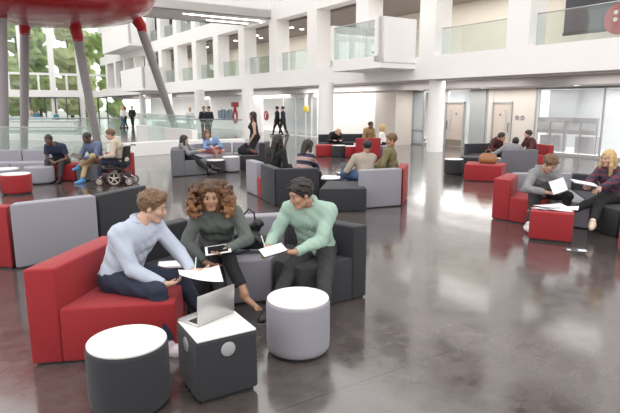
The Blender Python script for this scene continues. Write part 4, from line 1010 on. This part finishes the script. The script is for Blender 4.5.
def plaid(name,c0,c1,c2):
    m=bpy.data.materials.new(name); m.use_nodes=True; nt=m.node_tree; b=nt.nodes['Principled BSDF']; b.inputs['Roughness'].default_value=.85
    tc=nt.nodes.new('ShaderNodeTexCoord'); sx=nt.nodes.new('ShaderNodeSeparateXYZ'); nt.links.new(tc.outputs['Object'],sx.inputs[0])
    def st(i,sc_):
        a=nt.nodes.new('ShaderNodeMath'); a.operation='MULTIPLY'; a.inputs[1].default_value=sc_; nt.links.new(sx.outputs[i],a.inputs[0])
        s=nt.nodes.new('ShaderNodeMath'); s.operation='SINE'; nt.links.new(a.outputs[0],s.inputs[0]); g=nt.nodes.new('ShaderNodeMath'); g.operation='GREATER_THAN'; g.inputs[1].default_value=.1; nt.links.new(s.outputs[0],g.inputs[0]); return g
    a=st(0,75); c=st(2,75)
    m1=nt.nodes.new('ShaderNodeMix'); m1.data_type='RGBA'; m1.inputs[6].default_value=(*c0,1); m1.inputs[7].default_value=(*c1,1); nt.links.new(a.outputs[0],m1.inputs[0])
    m2=nt.nodes.new('ShaderNodeMix'); m2.data_type='RGBA'; m2.inputs[7].default_value=(*c2,1); nt.links.new(m1.outputs[2],m2.inputs[6])
    mm=nt.nodes.new('ShaderNodeMath'); mm.operation='MULTIPLY'; mm.inputs[1].default_value=.6; nt.links.new(c.outputs[0],mm.inputs[0]); nt.links.new(mm.outputs[0],m2.inputs[0]); nt.links.new(m2.outputs[2],b.inputs['Base Color']); return m
PLD=plaid('plaid_navy_red',(.02,.028,.06),(.055,.03,.05),(.16,.03,.04)); PLR=plaid('plaid_red_black',(.03,.012,.014),(.16,.02,.02),(.015,.01,.012))
SNK=mat('brown_shoe',(.10,.05,.03),.5); BSH=mat('black_shoe',(.015,.015,.016),.4); WSN=mat('white_sneaker',(.7,.68,.66),.5); BLS=mat('blue_sneaker',(.10,.30,.60),.5); PINKS=mat('white_pink_sneaker',(.72,.62,.66),.5); CRS=mat('cream_shoe',(.72,.62,.48),.45)
D=R
# 1 man in pale shirt
i1=person('man in a pale blue shirt and dark jeans holding a large sheet',
  (-1.72,4.66,.58),(-1.56,4.70,1.03),tuple(PY(153,207,4.78)),D(-30),D(2),.25,hips=D(-14),
  hR=tuple(PY(164,284.5,4.40)),hL=tuple(PY(192,271,4.62)),fR=tuple(P(171,345,.09)),fL=(-.98,4.85,.09),
  skin=0,hair='quiff',hairm=HG,top=LBL,bot=JEAN,shoe=PINKS,h=.0075,scale=1.02,collar=True,elR=(-.8,-.35,-.6),elL=(.1,.9,-.5),toe=(1,-.2,0),curlR=.9,curlL=.8,
  palmR=(.2,.3,1),palmL=(0,0,1),handdR=(.95,.2,.05),handdL=(.9,.1,0))
# 2 curly haired woman
i2=person('curly haired woman in a grey-green sweater seated on the grey wedge with a tablet',
  (-1.02,5.68,.58),(-.94,5.50,1.01),tuple(PY(210.5,196.5,5.33)),D(-78),D(-78),.12,hips=D(-55),
  hR=tuple(PY(205,262,5.2)),hL=tuple(PY(226,250,5.15)),fL=tuple(PY(245,294,5.08)),fR=(-.80,4.88,.09),
  skin=5,hair='curly',hairm=HC,top=SAGE,bot=BLKC,shoe=None,h=.0075,female=True,bare=True,scale=1.0,curlR=.5,curlL=.8,elR=(-.9,-.1,-.6),elL=(.9,0,-.6),
  toeL=(.80,-.5,-.35),toeR=(.6,-.8,0),palmR=(-.2,.5,.8),palmL=(-.4,0,.9),kneeL=(-.2,-.6,.8),handdR=(.8,-.1,-.3),lw=.95)
# 3 man in mint shirt
i3=person('man in a mint shirt and dark trousers writing on a pad on the charcoal wedge',
  (.08,5.72,.56),(.03,5.55,1.04),tuple(PY(300.5,194.5,5.36)),D(-104),D(-150),.28,hips=D(-108),
  hR=tuple(PY(268,247,5.22)),hL=tuple(PY(296,252,5.15)),fR=tuple(P(262,323,.09)),fL=tuple(P(322,322,.09)),
  skin=1,hair='short',hairm=HD,top=MINT,bot=CHC,shoe=BSH,h=.0075,scale=1.03,collar=True,curlR=1.2,curlL=.8,elR=(-.4,.4,-.8),elL=(.9,.1,-.7),beard=False,
  palmR=(.2,-.3,-.9),palmL=(-.2,.1,.95),handdR=(-.2,-.8,-.2),handdL=(-.95,-.2,0),kneeL=(.1,-.5,1),kneeR=(-.2,-.5,1))
# 4 hoodie
i4=person('man in a grey hoodie and black trousers bent over a sheet of paper',
  (4.10,9.50,.56),(3.95,9.15,.97),tuple(PY(550,164,8.98)),D(-75),D(-62),.65,hips=D(-72),
  hR=tuple(PY(545,192,8.75)),hL=tuple(PY(558,192,8.75)),fR=tuple(P(528,229,.09)),fL=tuple(P(560,222,.09)),
  skin=4,hair='short',hairm=HG,top=GREYM,bot=BLKC,shoe=WSN,h=.0105,detail=True,hood=True,scale=1.03,elR=(-.9,0,-.4),elL=(.9,.1,-.4),palmR=(.3,.3,.8),palmL=(-.3,.3,.8))
# 5 blonde
i5=person('blond woman in a dark plaid shirt and ripped black jeans with a folder',
  (5.12,9.05,.57),(5.06,8.95,1.02),tuple(PY(608,158.5,8.95)),D(-140),D(-158),.08,hips=D(-135),
  hR=tuple(PY(588,185,8.7)),hL=tuple(PY(600,188,8.55)),fL=tuple(PY(560,214,8.75)),fR=tuple(P(586,237,.09)),
  skin=0,hair='longer',hairm=HBL,top=PLD,bot=BLKC,shoe=CRS,h=.0105,detail=True,female=True,scale=1.0,toe=(-.5,-.8,0),kneeL=(-.5,-.5,.9),elL=(.8,-.4,-.5),elR=(-.5,.5,-.6))
# 6,7,8 left
person('man in a navy shirt leaning forward on the red seat at far left',(-6.98,15.2,.53),(-6.93,14.85,.97),tuple(PY(48.5,140,14.7)),D(-90),D(-80),.2,
  hR=(-6.98,14.6,.58),hL=(-6.86,14.6,.56),fL=(-6.78,14.5,.09),fR=(-7.15,14.6,.09),skin=3,hair='crop',hairm=HD,top=NAVY,bot=CHC,shoe=BSH,sleeve='short',h=.0125,scale=1.05)
person('man in a steel blue sweater and khaki trousers with one leg crossed',(-6.0,15.25,.55),(-5.98,15.05,1.02),tuple(PY(86.5,138,14.95)),D(-110),D(-125),.2,hips=D(-115),
  hR=(-6.3,14.8,.68),hL=(-6.12,14.62,.66),fR=(-6.15,14.45,.09),fL=(-6.33,14.72,.42),kneeL=(.6,-.6,.6),skin=3,hair='crop',hairm=HD,top=STB,bot=KHA,shoe=BLS,h=.0125,scale=1.05)
person('person with short brown hair in a cream top seated in the wheelchair',(-4.93,14.25,.60),(-4.98,14.22,1.06),tuple(PY(110,134.5,14.15)),D(190),D(195),.2,hips=D(182),
  hR=(-5.35,14.5,.76),hL=(-5.32,13.98,.76),fL=(-5.55,14.12,.18),fR=(-5.55,14.38,.18),skin=0,hair='short',hairm=HB,top=CRM,bot=JEAN,shoe=BSH,h=.0125,scale=1.02)
# 9,10 left middle
person('woman with long black hair and black boots in the grey armchair',(-3.80,16.30,.58),(-3.76,16.15,1.02),tuple(PY(184.5,140,16.1)),D(5),D(-10),.1,hips=D(0),
  hR=(-3.35,16.1,.72),hL=(-3.3,16.35,.74),fR=(-2.98,16.05,.14),fL=(-2.85,16.35,.18),skin=0,hair='longer',hairm=HD,top=GREYM,bot=BLKC,shoe=BSH,h=.013,female=True)
person('woman with brown hair in a denim jacket and coral skirt',(-3.35,18.35,.55),(-3.32,18.2,.98),tuple(PY(207,134,18.1)),D(-75),D(-60),.2,hips=D(-45),
  hR=(-3.25,17.8,.7),hL=(-3.05,17.9,.72),skin=0,hair='long',hairm=HB,top=DEN,inner=WSH,bot=PNK,shoe=WSN,legs='skirt',h=.014,female=True)
# 11 standing
person('woman standing in a sleeveless black dress with long dark hair',(-1.90,18.75,.99),(-1.95,18.72,1.50),(-1.97,18.73,1.70),D(200),D(190),.05,
  hR=(-2.02,18.95,.86),hL=(-2.02,18.5,.88),fL=(-1.92,18.65,.09),fR=(-1.92,18.87,.09),skin=0,hair='longer',hairm=HD,top=None,bot=BLKC,shoe=BSH,legs='dress',h=.013,female=True,scale=1.0)
# 13,14,15,16 middle ring
person('person with long black hair in black seen from behind in the middle circle',(-.92,12.85,.55),(-.80,12.75,1.06),(-.74,12.72,1.25),D(55),D(40),.1,skin=0,hair='longer',hairm=HD,top=BLKC,bot=BLKC,shoe=BSH,h=.013,female=True,scale=1.05)
person('dark haired woman in a pink and navy striped sweater',(-.18,11.75,.55),(-.10,11.85,1.0),tuple(PY(308.5,146,11.9)),D(40),D(20),.25,hips=D(60),
  hR=(.22,12.2,.55),hL=(.10,12.3,.6),skin=0,hair='bob',hairm=HD,top=Cl('dusty_pink',(.48,.32,.30)),stripes=NAVY,bot=BLKC,shoe=BSH,h=.012,female=True)
person('man in a beige sweater and jeans seen from behind',(1.22,11.72,.55),(1.18,11.80,1.0),tuple(PY(367,146.5,11.85)),D(110),D(100),.15,hips=D(140),
  hL=(.85,12.0,.66),hR=(1.1,12.3,.66),skin=2,hair='crop',hairm=HD,top=BEG,bot=Cl('mid_denim',(.07,.12,.26)),shoe=BSH,h=.012,scale=1.03)
person('man in an olive jacket over a white shirt in the middle circle',(1.88,12.15,.55),(1.78,12.2,1.04),tuple(PY(391,140,12.1)),D(165),D(185),.15,
  hL=(1.35,11.95,.62),hR=(1.4,12.35,.62),skin=1,hair='short',hairm=HB,top=OLV,inner=WSH,bot=CHC,shoe=BSH,h=.012,scale=1.05)
# far centre
person('blond person in black seated behind the red bench',(.98,23.45,.52),(1.05,23.2,.90),tuple(PY(338.5,132,23.0)),D(-70),D(-80),.2,skin=0,hair='short',hairm=HBL,top=BLKC,bot=BLKC,shoe=BSH,h=.016,hL=(1.3,22.8,.6),hR=(1.0,22.75,.6))
person('man with dark hair in a tan shirt in the far group',(2.55,23.75,.55),(2.5,23.5,1.02),tuple(PY(371,125,23.4)),D(-60),D(-20),.1,skin=2,hair='crop',hairm=HD,top=TANC,bot=KHA,shoe=BSH,h=.016,beard=True)
person('blond woman in a white top in the far group',(2.98,22.15,.55),(2.95,22.2,.98),tuple(PY(382,128,22.2)),D(160),D(190),.1,skin=0,hair='long',hairm=HBL,top=WSH,bot=BLKC,shoe=BSH,h=.016,female=True)
# right middle
person('man with dark hair in a red and black plaid shirt',(6.12,18.1,.55),(6.14,17.85,.98),tuple(PY(502,137,17.7)),D(-50),D(-30),.15,skin=1,hair='short',hairm=HD,top=PLR,bot=JEAN,shoe=BSH,h=.014,hL=(6.3,17.7,.62),hR=(6.1,17.5,.62))
person('dark haired person in a grey sweater seen from behind in the grey armchair',(6.05,16.25,.53),(6.08,16.3,.87),tuple(PY(515.5,142,16.4)),D(80),D(85),.1,skin=3,hair='short',hairm=HD,top=GREYM,bot=CHC,shoe=BSH,h=.013,hL=(5.6,16.7,.6),hR=(6.6,16.6,.62))
person('bearded man in a maroon sweater turned to the left',(7.25,17.65,.55),(7.12,17.6,1.02),tuple(PY(528,134.5,17.55)),D(185),D(175),.1,skin=0,hair='short',hairm=HD,top=MAR,bot=CHC,shoe=BSH,h=.013,beard=True,hL=(6.75,17.3,.64),hR=(6.75,17.75,.64))
# walkers and people by the far glass
def stander(lab,px,Y,yaw,top,bot,hairm,female=False,hair='short',step=.12,skin=0,inner=None,sc_=1.0,h=.02,z=0,**k):
    p=PY(px,108,Y); c=(p.x,p.y); f=Vector((math.cos(yaw),math.sin(yaw),0))
    return person(lab,(c[0],c[1],1.02*sc_),(c[0]+f.x*.02,c[1]+f.y*.02,1.56*sc_),(c[0]+f.x*.05,c[1]+f.y*.05,1.76*sc_),yaw,yaw,.1,skin=skin,hair=hair,hairm=hairm,top=top,bot=bot,shoe=BSH,h=h,female=female,
      fL=(c[0]+f.x*step+f.y*-.09,c[1]+f.y*step+f.x*.09,.09),fR=(c[0]-f.x*step+f.y*.09,c[1]-f.y*step-f.x*.09,.09),inner=inner,scale=sc_,**k)
stander('left man in a black suit walking past the white wall',277.5,36.5,D(170),SUIT,SUIT,HD,step=.32,sc_=1.03)
stander('right man in a black suit walking past the white wall',283.3,36.2,D(170),SUIT,SUIT,HD,step=.28,sc_=1.03)
stander('left man in a navy suit standing by the round column',203.5,34.5,D(-60),NAVY,NAVY,HB,inner=WSH,sc_=1.03)
stander('right man in a black suit standing by the round column',208.8,34.2,D(-110),SUIT,SUIT,HD,sc_=1.03)
stander('person in white standing behind the glass balustrade',190.0,37,D(-90),WSH,WSH,HBL)
stander('woman with blond hair in white standing left of the gallery column',121,48,D(20),WSH,TEAL,HBL,female=True,hair='long')
stander('woman in a pale top beside the blond woman at the back',125,48.5,D(200),WSH,BLKC,HB,female=True,hair='long')
stander('person in black standing in the dark doorway at the back',132,50,D(-90),BLKC,BLKC,HD)
stander('left receptionist in a teal shirt behind the desk',36,44.4,D(-70),TEAL,BLKC,HD,sc_=.84)
stander('right receptionist in a teal shirt behind the desk',56,44.4,D(-110),TEAL,BLKC,HD,sc_=.80)
stander('person with brown hair bending beside the reception desk',30.5,45.3,D(0),CRM,BLKC,HB,sc_=.95)
# ------------------------------------------------------------------ things people hold
ax=Vector((.30,.05,.0)); 
c=PY(200,276,4.46); paper('paper_sheet','large white sheet held by the man in the pale shirt',tuple(c+Vector((0,0,.02))),(.37,-.03,.0),(-.08,.27,.01),curl=.02,rx=.10)
bm=B(); tube(bm,[(0,0,0),(.012,.01,.13)],.0055,8); o=done(bm,'pen',mat('pale_green_pen',(.55,.75,.65),.3),loc=tuple(PY(195,272,4.55))); tag(o,'pale pen sticking up behind the held sheet','pen')
c=PY(218,250,5.13)
o=thing('tablet','white framed tablet held by the curly haired woman','tablet',tuple(c),R(12)); o.rotation_euler=(R(14),R(-6),R(12))
bm=B(); bx(bm,-.125,.125,-.085,.085,0,.010,.004,2); done(bm,'frame',PAP,o)
bm=B(); bx(bm,-.098,.098,-.068,.068,.0102,.0115); done(bm,'display',mat('dark_display',(.02,.02,.022),.12),o,smooth=False)
c=PY(273,250.5,5.1); 
o=thing('writing_pad','white writing pad held by the man in the mint shirt','notepad',tuple(c)); o.rotation_euler=(R(14),R(-10),R(24))
bm=B(); bx(bm,-.12,.12,-.075,.075,0,.012,.002); done(bm,'pages',PAP,o)
bm=B(); bx(bm,-.125,.125,-.08,.08,-.006,-.001,.001); done(bm,'cover',BLK,o)
bm=B(); tube(bm,[(0,0,0),(-.035,.0,.115)],.005,8); o=done(bm,'pen',PAP,loc=tuple(PY(265,247,5.1))); tag(o,'white pen in the hand of the mint shirt man','pen')
c=PY(558,186,8.62); paper('paper_sheet','white sheet held by the man in the grey hoodie',tuple(c),(.25,.05,.07),(-.05,.10,.19),curl=.02)
c=PY(584,183.5,8.55); bm=B(); bx(bm,-.19,.19,-.12,.12,0,.014,.003); o=done(bm,'grey_folder',mat('folder_grey',(.45,.45,.46),.5),loc=tuple(c)); o.rotation_euler=(R(6),R(10),R(-8)); tag(o,'thin grey folder held by the blond woman','folder')
bm=B(); bx(bm,-.18,.18,-.11,.11,.0142,.016); done(bm,'pages',PAP,o,smooth=False)
bm=B(); bx(bm,-.13,.13,-.09,.09,0,.01,.003); o=done(bm,'tablet',mat('brown_tablet',(.12,.09,.08),.4),loc=tuple(PY(76,156,14.45))); o.rotation_euler=(R(25),R(15),0); tag(o,'brown covered tablet held by the man in the blue sweater','tablet')
